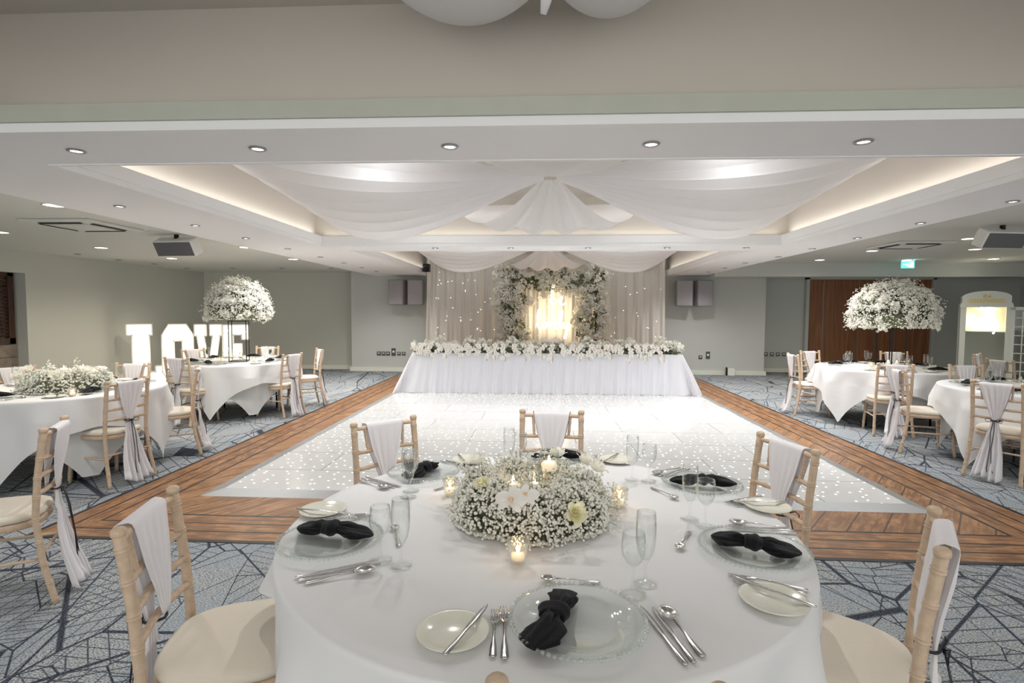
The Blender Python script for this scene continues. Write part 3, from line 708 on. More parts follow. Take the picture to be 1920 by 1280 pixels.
def bloom(kind, R, parent, p, nrm, mt):
    key = (kind, round(R, 3), mt)
    if key not in RMESH:
        mb = rose_mb(R) if kind == 'rose' else orchid_mb(R); o = mb.build(kind, mt, parent); RMESH[key] = o.data
        if kind == 'orchid':
            l_ = MB().lathe([(0, 0), (R*.12, R*.02), (R*.16, R*.14), (R*.06, R*.26), (0, R*.28)], 8).build('throat', 'lip', o); RMESH[key+('lip',)] = l_.data
    else:
        o = bpy.data.objects.new(kind, RMESH[key]); C.objects.link(o); o.parent = parent
        if kind == 'orchid':
            l_ = bpy.data.objects.new('throat', RMESH[key+('lip',)]); C.objects.link(l_); l_.parent = o
    o.location = p; o.rotation_mode = 'QUATERNION'
    q = Vector(nrm).to_track_quat('Z', 'Y'); o.rotation_quaternion = q
    return o
t = thing('flower_garland', 'long garland of white orchids and roses along the top table', 'garland', (0, TTY0+.08, .752))
N = 1700; gx = rng.uniform(TX_0-.0, TX_1+.0, N)
env = .12+.04*np.sin(gx*9)+.03*np.sin(gx*23+1)
gp = np.stack([gx, rng.uniform(-.12, .2, N), rng.uniform(.01, 1, N)*env], 1)
o = MB().petals(gp, rng.uniform(.03, .055, N)).build('foliage', 'leaf', t, smooth=False); o['kind'] = 'stuff'
N = 2400; gx = rng.uniform(TX_0-.08, TX_1+.08, N); env = .20+.06*np.sin(gx*9)+.04*np.sin(gx*23+1)
gp = np.stack([gx, rng.uniform(-.15, .2, N), .02+rng.uniform(.1, 1, N)**.7*env], 1)
o = MB().petals(gp, rng.uniform(.02, .04, N)).build('small_blooms', 'gyp2', t, smooth=False); o['kind'] = 'stuff'
x = TX_0+.02; k = 0
while x < TX_1 and k < 30:      # trailing orchid sprays
    L = random.uniform(.14, .30); spray = MB().tube([(x, -.02, .14), (x+.01, -.11, .12), (x+.015, -.16, .02), (x+.01, -.17, .14-L)], .004, 5).build('orchid_spray', 'stem', t)
    for j in range(6):
        f = j/5; zz = .14-L*f*1.0
        bloom('orchid', .052 if j < 5 else .03, spray, (x+random.uniform(-.06, .06), -.15-.02*random.random(), zz+.01), (random.uniform(-.5, .5), -1, random.uniform(-.1, .5)), 'orchid')
    x += random.uniform(.11, .2); k += 1
for i in range(22):
    bloom('rose', .055, t, (TX_0+.1+i*.215+random.uniform(-.05, .05), random.uniform(-.1, .1), .15+random.uniform(-.02, .07)), (random.uniform(-.4, .4), -.9, .6), 'rose')

# ------------------------------------------------------------------ chairs
def post_path(pts, r, n=56):
    P_ = np.array(pts, float); tt = np.linspace(0, 1, len(P_)); q = np.linspace(0, 1, n)
    k = [np.interp(q, tt, P_[:, i]) for i in range(3)]
    Pq = np.stack(k, 1)
    for _ in range(max(3, n//12)): Pq[1:-1] = (Pq[:-2]+2*Pq[1:-1]+Pq[2:])/4
    return Pq
def ringed(mb, pts, r0, r1, ring_ts, n=64, seg=10, bump=1.2):
    L_ = np.linalg.norm(np.array(pts[-1])-np.array(pts[0])); base = post_path(pts, 0, n)
    q = set(np.linspace(0, 1, max(10, n//3)))
    for rt in ring_ts:
        for o_ in (-.011, -.009, -.0065, -.0045, -.001, .001, .0045, .0065, .009, .011): q.add(min(1, max(0, rt+o_/L_*.9)))
    q = np.array(sorted(q)); tb = np.linspace(0, 1, n); Pq = np.stack([np.interp(q, tb, base[:, i]) for i in range(3)], 1); r = r0+(r1-r0)*q
    rr = r.copy()
    for rt in ring_ts:
        for off in (-.0055, .0055):
            rr = np.maximum(rr, r*(1+(bump-1)*np.exp(-(((q-rt)*L_/.9-off)/.0026)**2)))
    mb.tube(Pq, rr, seg)
def make_chair():
    t = thing('banquet_chair', 'x', 'chair')
    for s_ in (-1, 1):
        mb = MB()
        ringed(mb, [(s_*.205, -.275, 0), (s_*.192, -.225, .22), (s_*.182, -.20, .44), (s_*.180, -.215, .66), (s_*.180, -.245, .885)], .0155, .0165, (.13, .24, .37, .5, .63, .74, .85, .955), 90)
        mb.lathe([(0.0125, .878), (.019, .883), (.0205, .892), (.019, .900), (.014, .905), (0, .907)], 14, (s_*.180, -.2455, 0))
        mb.build('back_post', 'chair', t)
        mb = MB(); ringed(mb, [(s_*.205, .215, 0), (s_*.185, .185, .40)], .0145, .019, (.2, .42, .66, .88), 40)
        mb.build('front_leg', 'chair', t)
        mb = MB(); ringed(mb, [(s_*.196, .19, .235), (s_*.188, -.222, .235)], .009, .009, (.3, .7), 24, 8)
        mb.build('stretcher', 'chair', t)
    mb = MB(); ringed(mb, [(-.19, .195, .27), (.19, .195, .27)], .009, .009, (.3, .7), 24, 8); mb.build('stretcher', 'chair', t)
    mb = MB(); ringed(mb, [(-.188, -.225, .27), (.188, -.225, .27)], .009, .009, (.3, .7), 24, 8); mb.build('stretcher', 'chair', t)
    for z, y in ((.868, -.243), (.742, -.226), (.655, -.214), (.565, -.205)):
        mb = MB(); ringed(mb, [(-.178, y, z), (-.08, y-.016, z), (0, y-.020, z), (.08, y-.016, z), (.178, y, z)], .0115, .0115, (.18, .5, .82), 40, 8)
        mb.build('back_rail', 'chair', t)
    for s_ in (-1, 1):
        mb = MB(); ringed(mb, [(s_*.115, -.252, .865), (s_*.105, -.236, .745)], .008, .008, (.3, .7), 24, 8); mb.build('back_spindle', 'chair', t)
    def outline(sc, n=48):
        o = []
        for i in range(n):
            a = 2*PI*i/n; c_, s_ = math.cos(a), math.sin(a)
            x = math.copysign(abs(c_)**.62, c_)*.205*sc; y = math.copysign(abs(s_)**.62, s_)*.205*sc
            x *= 1+.09*(y/.2)
            o.append((x, y-.002))
        return o
    fr_ = MB()
    rings_ = [(1.0, .395), (1.02, .40), (1.02, .425), (1.0, .43), (.9, .43), (.9, .395)]
    V = []; n_ = 48
    for sc, z in rings_: V += [(x, y, z) for x, y in outline(sc)]
    F = [(i*n_+j, i*n_+(j+1) % n_, ((i+1) % 6)*n_+(j+1) % n_, ((i+1) % 6)*n_+j) for i in range(6) for j in range(n_)]
    fr_.add(V, F).build('seat_frame', 'chair', t)
    V = []; prof = [(.93, .430), (1.0, .436), (1.02, .450), (1.0, .464), (.93, .472), (.75, .478), (.45, .481), (.15, .482)]
    for sc, z in prof: V += [(x, y, z) for x, y in outline(sc)]
    F = [(i*n_+j, i*n_+(j+1) % n_, (i+1)*n_+(j+1) % n_, (i+1)*n_+j) for i in range(len(prof)-1) for j in range(n_)]
    F.append(tuple((len(prof)-1)*n_+j for j in range(n_))); F.append(tuple(range(n_-1, -1, -1)))
    MB().add(V, F).build('seat_cushion', 'pad', t)
    return Proto(t)
def back_y(z): return -np.interp(z, [0, .22, .44, .66, .885], [.275, .225, .20, .215, .245])
def make_sash(seed):
    t = thing('chair_sash', 'x', 'chair sash'); rd = random.Random(seed); ph = rd.random()*6; sw = rd.uniform(-.03, .03)
    def width(z):
        return np.interp(z, [.03, .25, .48, .555, .62, .75, .882], [.115, .085, .04, .022, .045, .09, .118])
    def fn(u, v):
        # v: 0 = front bottom tie (inside), up over the rail, then down the outside to the floor
        if v < .3: z = .565+(.884-.565)*(v/.3); side = 1
        elif v < .36: z = .884+.008*math.sin((v-.3)/.06*PI); side = 1-2*(v-.3)/.06
        else: z = .884-(.884-.035)*((v-.36)/.64); side = -1
        hw = width(z)*(1.0 if side < 0 else .92)
        by = back_y(z)-.018
        dz = min(1, max(0, (.884-z)/.1))
        off = side*.019
        fold = (.009+.016*max(0, .55-z)/.5)*math.sin(u*PI*9+ph+2*z)*dz*(hw/.1)**.5
        hang = -.035*max(0, .56-z)/.5 if side < 0 else 0
        x = (u-.5)*2*hw+sw*max(0, .5-z)
        if side < 0 and z < .08: z += .02*math.sin(u*7+ph)
        y = by+off+(fold if side < 0 else fold*.4)+hang-(.006 if side < 0 else -.004)
        if side < 0 and z < .45: y = min(y, -.262 - (.45-z)*.06 + fold)
        return (x, y, z)
    MB().grid(fn, 56, 60).build('chiffon', 'chiffon', t, solid=.0015)
    rb = MB(); y0 = float(back_y(.55))-.025
    rb.tube([(.034*math.cos(a), y0-.004+.030*math.sin(a), .55+.002*math.sin(3*a)) for a in np.linspace(0, 2*PI, 20)], .0045, 6, False)
    for s_ in (-1, 1):
        rb.tube([(0, y0-.036, .55), (s_*.03, y0-.05, .568), (s_*.062, y0-.045, .560), (s_*.055, y0-.045, .538), (s_*.02, y0-.042, .543), (0, y0-.036, .55)], .0028, 6)
        rb.tube([(s_*.003, y0-.04, .55), (s_*.012, y0-.062, .45), (s_*.010+.01*rd.uniform(-1, 1), y0-.082, .3), (s_*.016, y0-.095, .13), (s_*.02+.01, y0-.10, .09)], .003, 6)
    rb.build('black_ribbon_bow', 'ribbon', t)
    return Proto(t)
CH = make_chair(); SA = [make_sash(3), make_sash(8), make_sash(15)]
nch = 0
def chair(x, y, tx, ty, label, slabel, group):
    """chair whose back stands at (x,y) facing (tx,ty)"""
    global nch
    a = math.atan2(ty-y, tx-x)-PI/2
    ox, oy = x+.235*math.cos(a+PI/2), y+.235*math.sin(a+PI/2)
    CH.put((ox, oy, 0), a, 'limewashed chair with cream pad, '+label, group)
    SA[nch % 3].put((ox, oy, 0), a, 'white sash with black bow, chair '+slabel, group.replace('chairs', 'sashes')); nch += 1

# ------------------------------------------------------------------ tables and cloths
def make_round_table(R, label, loc):
    t = thing('round_table', label, 'table', loc, 0, 'round dining tables')
    MB().lathe([(0, .728), (R-.004, .728), (R, .735), (R, .748), (R-.004, .752), (0, .752)], 48).build('tabletop', 'panelwood', t)
    for sx in (-1, 1):
        MB().tube([(sx*.42, -.32, 0), (sx*.42, -.30, .72), (sx*.42, .30, .72), (sx*.42, .32, 0)], .014, 8).build('folding_leg', 'black', t)
def cloth(R, half, rot, ztop, zmin, amp, nf, loc, label, mt='cloth', seed=0, rnd=False, name='tablecloth', group='tablecloths', cs=1):
    def L(th):
        a = th-rot
        if rnd: return half
        return half/max(abs(math.cos(a)), abs(math.sin(a)))-R
    def fn(u, v):
        th = 2*PI*u; Lt = L(th)
        if v < .3: r = (R-.002)*(v/.3); return (r*math.cos(th), r*math.sin(th), ztop)
        s_ = (v-.3)/.7*Lt; er = .012
        if s_ < er*1.57: r = R+er*math.sin(s_/er); z = ztop-er*(1-math.cos(s_/er)); k = 0
        else:
            k = s_-er*1.57; z = ztop-er-k; r = R+er
            a4 = math.cos(4*(th-rot)-PI)*.5+.5 if not rnd else .5       # 1 at the corners
            w_ = min(1, k/.16)
            side = math.cos(4*(th-rot)-PI)
            if rnd: r += w_*(amp*math.sin(nf*th+seed)+.35*amp*math.sin((2*nf+3)*th))+.02*w_
            else:
                cn = max(0, -side)**2
                r += w_*amp*(.55*math.sin(nf*th+seed+1.2*math.sin(2*th+seed))+.35*math.sin((nf*1.7//1+2)*th+seed*2)*min(1, k/.2))+cs*w_*cn*(.035+.06*math.cos(12*(th-rot)+PI))+k*.05*cs*(1+cn)
        z = max(z, zmin)
        return (r*math.cos(th), r*math.sin(th), z)
    o = MB().grid(fn, 288, 46, closed=True).build(name, mt, solid=0); o.location = loc
    return tag(o, label, 'tablecloth', group)
RM = .845; TM = (.0, 1.868)
RS = .84
TA, TB, TC_, TD = (-4.55, 4.78), (-4.52, 7.72), (4.82, 7.72), (5.05, 5.58)
make_round_table(RM-.06, 'foreground round table laid for six, mostly hidden under its cloths', (*TM, 0))
cloth(RM-.03, .745, 0, .756, .02, .020, 24, (*TM, 0), 'long pleated under cloth reaching the floor below the foreground table', 'undercloth', 1, True)
cloth(RM+.012, 1.02, math.radians(115), .762, .05, .062, 11, (*TM, 0), 'white cloth draped square over the foreground round table', 'cloth', 2, cs=.6)
for (c_, nm, rot, rot2) in ((TA, 'left near', 240, 282), (TB, 'left rear', 233, 268), (TC_, 'right rear', 159, 205), (TD, 'right near', 150, 195)):
    make_round_table(RS-.09, '%s round dining table under a draped white cloth' % nm, (*c_, 0))
    cloth(RS-.055, 1.12, math.radians(rot2), .757, .07, .018, 10, (*c_, 0), 'white under cloth hanging lower beneath the top cloth of the %s round table' % nm, 'undercloth', len(nm)+3, name='under_cloth', cs=.35)
    cloth(RS+.012, 1.12, math.radians(rot), .762, .04, .046, 9, (*c_, 0), 'white square top cloth with pointed corners over the %s round table' % nm, 'cloth', len(nm))
ZC = .764
# ------------------------------------------------------------------ tableware prototypes
def make_charger():
    t = thing('charger_plate', 'x', 'plate')
    MB().lathe([(0, .004), (.085, .004), (.095, .008), (.11, .015), (.150, .021), (.155, .0215), (.155, .019), (.112, .012), (.098, .004), (.088, .0), (0, .0)], 64).build('dish', 'cglass', t)
    b = MB(); n_ = 72; a = np.linspace(0, 2*PI, n_, endpoint=False)
    b.blobs(np.stack([.159*np.cos(a), .159*np.sin(a), np.full(n_, .0205)], 1), .0058); b.build('beaded_rim', 'bead', t)
    return Proto(t)
def make_side_plate():
    o = MB().lathe([(0, .0035), (.052, .0035), (.056, .006), (.078, .013), (.0825, .0145), (.083, .0125), (.058, .002), (.05, 0), (0, 0)], 56).build('side_plate', 'china')
    return Proto(tag(o, 'x', 'plate'))
def make_knife(s_=1.0):
    mb = MB(); prof = [(-.118, .005), (-.112, .0085), (-.06, .0072), (-.022, .0055), (-.012, .0058), (0, .0075), (.05, .0095), (.085, .0088), (.105, .0045), (.112, .0005)]
    V = []; 
    for y, w_ in prof:
        th = .0028 if y < -.01 else .0009; dx = .002 if y > 0 else 0
        V += [(-w_+dx, y, .0032-th*.3), (0, y, .0032+th), (w_*.8, y, .0032-th*.3), (0, y, .0032-th)]
    F = [(i*4+j, i*4+(j+1) % 4, (i+1)*4+(j+1) % 4, (i+1)*4+j) for i in range(len(prof)-1) for j in range(4)]+[(3, 2, 1, 0), (36, 37, 38, 39)]
    mb.add(np.array(V)*s_, F); return Proto(tag(mb.build('table_knife', 'steel'), 'x', 'knife'))
def handle(mb, y0, y1, w0, w1, z0=.0025, z1=.009):
    prof = [(y0, w0*.6, z0), (y0+.006, w0, z0), (y0+.04, w0*.8, z0+.001), ((y0+y1)/2+.01, w1, z1*.8), (y1, w1, z1)]
    V = []
    for y, w_, z in prof: V += [(-w_, y, z), (0, y, z+.0022), (w_, y, z), (0, y, z-.0015)]
    mb.add(V, [(i*4+j, i*4+(j+1) % 4, (i+1)*4+(j+1) % 4, (i+1)*4+j) for i in range(4) for j in range(4)]+[(3, 2, 1, 0), (16, 17, 18, 19)])
def make_spoon(s_, name='soup_spoon', rb=.021):
    mb = MB(); handle(mb, -.10, .035, .0095, .0032)
    def fn(u, v):
        a = 2*PI*u; r = v; w_ = rb*(1-.18*math.sin(a)*0); x = w_*r*math.cos(a); y = .060+rb*1.32*r*math.sin(a); return (x, y, .0022+.0085*r**2.2)
    mb.grid(fn, 24, 7, closed=True); mb.xf(Matrix.Scale(s_, 4))
    return Proto(tag(mb.build(name, 'steel', solid=.0012), 'x', 'spoon'))
def make_fork(s_, name='table_fork'):
    mb = MB(); handle(mb, -.10, .025, .009, .003)
    def fn(u, v): y = .024+.030*v; w_ = np.interp(v, [0, .3, .8, 1], [.003, .008, .0115, .012]); return ((u-.5)*2*w_, y, .009-.005*v-.0015*math.sin(PI*u))
    mb.grid(fn, 7, 7)
    for k in range(4): x = -.0102+.0068*k; mb.tube([(x, .052, .0042), (x, .075, .003), (x*.95, .098, .0055)], [.0017, .0015, .0008], 6)
    mb.xf(Matrix.Scale(s_, 4)); return Proto(tag(mb.build(name, 'steel', solid=.001), 'x', 'fork'))
def make_wine():
    pr = [(0, .001), (.034, .001), (.035, .003), (.015, .006), (.005, .012), (.004, .03), (.004, .065), (.008, .074), (.022, .088), (.030, .105), (.0325, .125), (.031, .145), (.0285, .165), (.0275, .165), (.030, .145), (.0315, .125), (.029, .106), (.021, .090), (.006, .077), (0, .076)]
    return Proto(tag(MB().lathe(pr, 32).build('wine_glass', 'glass'), 'x', 'glass'))
def make_flute():
    pr = [(0, .001), (.032, .001), (.033, .003), (.014, .006), (.0048, .012), (.004, .03), (.0045, .052), (.012, .066), (.021, .085), (.026, .11), (.0275, .14), (.027, .17), (.025, .198), (.024, .198), (.026, .17), (.0265, .14), (.025, .11), (.020, .086), (.010, .068), (0, .066)]
    return Proto(tag(MB().lathe(pr, 32).build('champagne_flute', 'glass'), 'x', 'glass'))
def make_napkin(seed):
    rd = random.Random(seed); t = thing('black_napkin', 'x', 'napkin')
    for s_ in (-1, 1):
        fl_ = rd.uniform(.8, 1.15); bend = rd.uniform(-.25, .25); ph = rd.random()*6; L = .125*rd.uniform(.9, 1.1)
        def fn(u, v):
            a = 2*PI*u; w_ = np.interp(v, [0, .15, .45, .75, .95, 1], [.012, .018, .032*fl_, .034*fl_, .016, .003]); h = np.interp(v, [0, .3, .7, 1], [.012, .019, .011, .002])
            x = s_*(.012+L*v); crease = 1+.28*math.sin(4*a+ph)+.15*math.sin(9*a+2*v*5+ph)
            y = w_*math.cos(a)*crease+bend*L*v*v; z = .016*(1-v)+.010+h*math.sin(a)*crease
            return (x, y, max(.001, z))
        MB().grid(fn, 48, 22, closed=True).build('folded_tail', 'napkin', t)
    def kf(u, v):
        a = 2*PI*u; b = 2*PI*v; R_ = .017; r_ = .0155*(1+.14*math.sin(5*b+1)+.1*math.sin(3*a+b))
        return (r_*1.6*math.cos(b)*1.0, (R_+r_*math.sin(b))*math.cos(a)*1.15, .025+(R_*.62+r_*math.sin(b)*.8)*math.sin(a))
    MB().grid(kf, 32, 22, closed=True).build('knot', 'napkin', t)
    return Proto(t)
def make_votive():
    t = thing('votive_candle', 'x', 'candle')
    b = MB()
    def fn(u, v):
        a = 2*PI*u; prof = np.interp(v, [0, .08, .5, .53, 1], [.0, .022, .034, .0315, .0]) ; z = np.interp(v, [0, .08, .5, .53, .95, 1], [0, .001, .068, .068, .012, .012])
        f = 1+.035*math.sin(14*a)*math.sin(z*260) if v < .51 else 1
        return (prof*f*math.cos(a), prof*f*math.sin(a), z)
    b.grid(fn, 84, 46, closed=True).build('cut_glass_cup', 'cut', t)
    MB().lathe([(0, .012), (.019, .012), (.0195, .028), (0, .029)], 20).build('tealight', 'wax', t)
    MB().lathe([(0, .030), (.0045, .035), (.005, .040), (.002, .050), (0, .054)], 10).build('flame', 'flame', t)
    light('candle_lamp', 'POINT', .18, t, (0, 0, .045), (1, .6, .28), .008)
    return Proto(t)
def make_jar(h, r, zc_):
    t = thing('candle_jar', 'x', 'candle')
    MB().lathe([(0, .001), (r-.004, .001), (r, .006), (r, h*.8), (r*.9, h), (r*.88, h), (r*.97, h*.8), (r-.003, .01), (0, .006)], 32).build('glass_jar', 'glass', t)
    MB().lathe([(0, zc_-.02), (r*.7, zc_-.018), (r*.8, zc_), (r*.6, zc_+.012), (0, zc_+.010)], 20).build('floating_candle', 'wax', t)
    MB().lathe([(0, zc_+.010), (.004, zc_+.016), (.005, zc_+.022), (.002, zc_+.034), (0, zc_+.038)], 10).build('flame', 'flame', t)
    return Proto(t)
CHG, SPL, KNF, KN2 = make_charger(), make_side_plate(), make_knife(1), make_knife(.93)
SSP, DSP, FK, FK2 = make_spoon(1, rb=.023), make_spoon(.88, 'dessert_spoon', .018), make_fork(1.0), make_fork(.9, 'starter_fork')
WG, CF, VOT = make_wine(), make_flute(), make_votive()
NAP = [make_napkin(i) for i in range(3)]

class Seat:
    def __init__(s, tc, ang, rad):
        s.a = math.radians(ang); s.o = (tc[0]+rad*math.cos(s.a), tc[1]+rad*math.sin(s.a)); s.rz = s.a+PI/2
    def at(s, x, y): c_, n_ = math.cos(s.rz), math.sin(s.rz); return (s.o[0]+x*c_-y*n_, s.o[1]+x*n_+y*c_)
# main table
mainseats = [(274, 'nearest the camera', 1.32), (204, 'at the front left seat', -.10), (144, 'at the rear left seat', 1.35), (88, 'at the far seat', .2), (31, 'at the rear right seat', 0.0), (-20, 'at the front right seat', -.42)]
for i, (ang, nm, nrot) in enumerate(mainseats):
    s_ = Seat(TM, ang, .66)
    s_.o = ((.092, 1.226), (-.662, 1.626), (-.523, 2.353), (.088, 2.643), (.688, 2.267), (.659, 1.644))[i]; s_.rz = math.atan2(s_.o[1]-TM[1], s_.o[0]-TM[0]-(.05 if i == 0 else 0))+PI/2
    x, y = s_.o; CHG.put((x, y, ZC), s_.rz, 'clear glass charger plate with beaded rim on the foreground table, '+nm, 'foreground charger plates')
    no = [(-.055, -.005), (-.01, -.01), (0, 0), (0, 0), (0, 0), (-.0, 0)][i]
    q = s_.at(*no) if i else (x+no[0], y+no[1]); NAP[i % 3].put((q[0], q[1]+(.035 if i == 1 else 0), ZC+.011), nrot, 'knotted black napkin on the glass plate of the foreground table, '+nm, 'foreground napkins')
    jit = lambda: random.uniform(-.05, .05)
    pl = s_.at(-.29, -.035); plo = [(0, 0), (0, 0), (0, 0), (0, 0), (0, 0), (0, 0)][i]
    SPL.put((*pl, ZC), s_.rz, 'cream china side plate on the foreground table, '+nm, 'foreground side plates')
    q = s_.at(-.255, -.03); KN2.put((*q, ZC+.0135), s_.rz-.45+jit(), 'butter knife lying across the cream side plate, '+nm, 'foreground butter knives', )
    for (pr, dx, dy, rr, nm2, gp_) in ((FK, -.190, -.025, 0, 'dinner fork just left of the glass plate', 'foreground dinner forks'), (FK2, -.214, -.028, .0, 'smaller fork outermost left of the glass plate', 'foreground small forks'),
                          (KNF, .188, -.03, .2, 'knife right beside the glass plate', 'foreground dinner knives'), (KN2, .212, -.03, .18, 'knife between plate knife and soup spoon', 'foreground starter knives'), (SSP, .236, -.02, .16, 'round soup spoon outermost on the right', 'foreground soup spoons')):
        q = s_.at(dx+(.018 if i == 0 and dx < 0 else 0), dy+(.06 if i == 1 else 0)); pr.put((*q, ZC+.001), s_.rz+rr*(.8+.4*random.random())+jit()*.4, nm2+', '+nm, gp_)
    q = s_.at(.0, .205); DSP.put((*q, ZC+.001), s_.rz+PI/2+jit()*3, 'dessert spoon lying above the glass plate on the foreground table, '+nm, 'foreground dessert spoons')
    q = s_.at(.165, .145); WG.put((*q, ZC), 0, 'empty wine glass on the foreground table, '+nm, 'foreground wine glasses')
    q = s_.at(.212, .20); CF.put((*q, ZC), 0, 'empty champagne flute on the foreground table, '+nm, 'foreground champagne flutes')

# ------------------------------------------------------------------ flowers
def ring_points(N, R, r, h, lift=0):
    a = rng.uniform(0, 2*PI, N); b = rng.uniform(-.45, PI*.98, N)
    k = 1-.26*rng.random(N)**1.5+.08*np.sin(a*7)+.05*np.sin(a*13+b*5)
    rad = R+r*np.cos(b)*k
    return np.stack([rad*np.cos(a), rad*np.sin(a), np.maximum(.008, lift+.02+h*np.sin(b)*k)], 1), a
def wreath(loc, R, r, h, N, rb, label, roses, orchids, name='flower_centrepiece'):
    t = thing(name, label, 'flower centrepiece', loc)
    a = np.linspace(0, 2*PI, 40)
    MB().tube([((R)*math.cos(q), (R)*math.sin(q), h*.45) for q in a[:-1]]+[(R, 0, h*.45)], h*.36, 10).build('foliage_base', 'stem', t)
    P_, an = ring_points(N, R, r, h)
    o = MB().blobs(P_, rb*rng.uniform(.7, 1.25, N)).build('gypsophila', 'gyp', t); o['kind'] = 'stuff'
    Pc = np.stack([R*np.cos(an), R*np.sin(an), np.full(N, h*.25)], 1)[::2]; Pe = P_[::2]
    o = MB().sticks(Pc+(Pe-Pc)*.55, Pe, .0011).build('stems', 'stem', t); o['kind'] = 'stuff'
    # loose sprigs poking out
    n2 = max(20, N//60); P2, a2 = ring_points(n2, R, r*1.28, h*1.25); mb = MB(); C2 = np.stack([R*np.cos(a2), R*np.sin(a2), np.full(n2, h*.5)], 1)
    mb.sticks(C2, P2, .0011); o = mb.build('sprig_stems', 'stem', t); o['kind'] = 'stuff'
    Q = np.repeat(P2, 9, 0)+rng.normal(size=(n2*9, 3))*.012; Q[:, 2] = np.maximum(Q[:, 2], .01)
    o = MB().blobs(Q, rb*.8).build('sprig_blooms', 'gyp', t); o['kind'] = 'stuff'
    for (an_, el, rr, mt_) in roses:
        e = math.radians(el); q = math.radians(an_); n_ = (math.cos(q)*math.cos(e), math.sin(q)*math.cos(e), math.sin(e))
        bloom('rose', rr*1.15, t, ((R+(r+.03)*math.cos(e))*math.cos(q), (R+(r+.03)*math.cos(e))*math.sin(q), .02+h*math.sin(e)+.035), n_, mt_)
    for (an_, el, rr) in orchids:
        e = math.radians(el); q = math.radians(an_); n_ = (math.cos(q)*math.cos(e), math.sin(q)*math.cos(e), math.sin(e))
        bloom('orchid', rr, t, ((R+r*math.cos(e)+.015)*math.cos(q), (R+r*math.cos(e)+.015)*math.sin(q), .03+h*math.sin(e)+.015), n_, 'orchid')
    return t
wreath((-.03, 1.93, ZC), .175, .115, .125, 10500, .0052, 'low round centrepiece of gypsophila, roses and orchids on the foreground table',
       [(32, 60, .036, 'rose'), (8, 62, .034, 'rose'), (-62, 24, .030, 'rose_y'), (150, 55, .034, 'rose'), (165, 75, .030, 'rose'), (60, 80, .032, 'rose'), (228, 62, .022, 'rose_y')], [(257, 48, .052), (266, 58, .046), (76, 66, .045)])
J1, J2, J3 = make_jar(.17, .036, .115), make_jar(.19, .030, .10), make_jar(.22, .040, .165)
J1.put((-.095, 1.885, ZC), 0, 'glass jar with a floating candle, left one inside the foreground flower ring', 'foreground candle jars')
J2.put((-.02, 1.93, ZC), 0, 'narrow glass jar with a candle, middle one inside the foreground flower ring', 'foreground candle jars')
J3.put((.035, 1.985, ZC), 0, 'tallest glass jar with a floating candle, right inside the foreground flower ring', 'foreground candle jars')
for (x, y, nm) in ((-.062, 1.535, 'in front of the flowers'), (.305, 2.02, 'right of the flowers'), (-.36, 2.10, 'left of the flowers')):
    VOT.put((x, y, ZC), 0, 'cut glass votive with lit tealight on the foreground table, '+nm, 'foreground votives')
wreath((-4.40, 4.72, ZC), .22, .135, .16, 3600, .0085, 'low gypsophila centrepiece on the left near table', [(230, 40, .05, 'rose'), (300, 45, .045, 'rose'), (200, 60, .05, 'rose'), (340, 60, .045, 'rose')], [(20, 70, .05)])
J4 = make_jar(.24, .04, .19)
J4.put((-4.42, 4.7, ZC), 0, 'glass jar candle standing in the left near centrepiece, nearer one', 'left candle jars'); J4.put((-4.34, 4.82, ZC), 0, 'glass jar candle standing in the left near centrepiece, farther one', 'left candle jars')
wreath((5.25, 5.55, ZC), .22, .13, .15, 1500, .0085, 'low gypsophila centrepiece on the right near table', [], [])
def tall_stand(loc, zt, zb, RX, H, label, rz):
    t = thing('tall_flower_stand', label, 'flower stand', loc, rz)
    fr_ = MB()
    for sx in (-1, 1):
        for sy in (-1, 1): fr_.box((sx*.115, sy*.115, zb/2), (.011, .011, zb))
    for z in (.006, zb-.006):
        for s_ in (-1, 1): fr_.box((0, s_*.115, z), (.241, .011, .011)); fr_.box((s_*.115, 0, z), (.011, .241, .011))
    fr_.build('black_frame', 'black', t, smooth=False)
    def dome(N, k0, k1):
        d = rng.normal(size=(N, 3)); d /= np.linalg.norm(d, axis=1)[:, None]; d[:, 2] = np.where(d[:, 2] < -.25, -d[:, 2], d[:, 2])
        k = rng.uniform(k0, k1, (N, 1)); P_ = d*k*np.array([RX, RX, H]); P_[:, 2] = np.maximum(P_[:, 2], -.10*RX/.5)+zb+.11; return P_, d
    Pi, d = dome(900, .5, .88); o = MB().petals(Pi, rng.uniform(.03, .05, 900)).build('foliage', 'leaf', t, smooth=False); o['kind'] = 'stuff'
    MB().lathe([(0, zb), (RX*.55, zb+.02), (RX*.7, zb+.12), (RX*.45, zb+H*.6), (0, zb+H*.75)], 18).build('foam_core', 'stem', t)
    Pg, d = dome(5200, .80, 1.0); o = MB().blobs(Pg, rng.uniform(.006, .012, 5200)).build('gypsophila', 'gyp', t); o['kind'] = 'stuff'
    Pg, d = dome(160, 1.0, 1.10); o = MB().blobs(np.repeat(Pg, 6, 0)+rng.normal(size=(960, 3))*.014, .006).build('sprig_blooms', 'gyp', t); o['kind'] = 'stuff'
    cl_, d = dome(150, .9, 1.0); Q = np.repeat(cl_, 14, 0)+rng.normal(size=(150*14, 3))*.024
    o = MB().petals(Q, rng.uniform(.016, .026, len(Q)), np.repeat(d, 14, 0)+rng.normal(size=(len(Q), 3))*.4).build('hydrangea_heads', 'gyp2', t, smooth=False); o['kind'] = 'stuff'
    Pr, d = dome(46, .97, 1.0)
    for i in range(46): bloom('rose', .043, t, tuple(Pr[i]), tuple(d[i]+np.array([0, -.0, .15])), 'rose')
    return t
tall_stand((-4.44, 7.62, ZC), 0, .60, .44, .50, 'tall black frame topped with a white flower dome on the left rear table', .35)
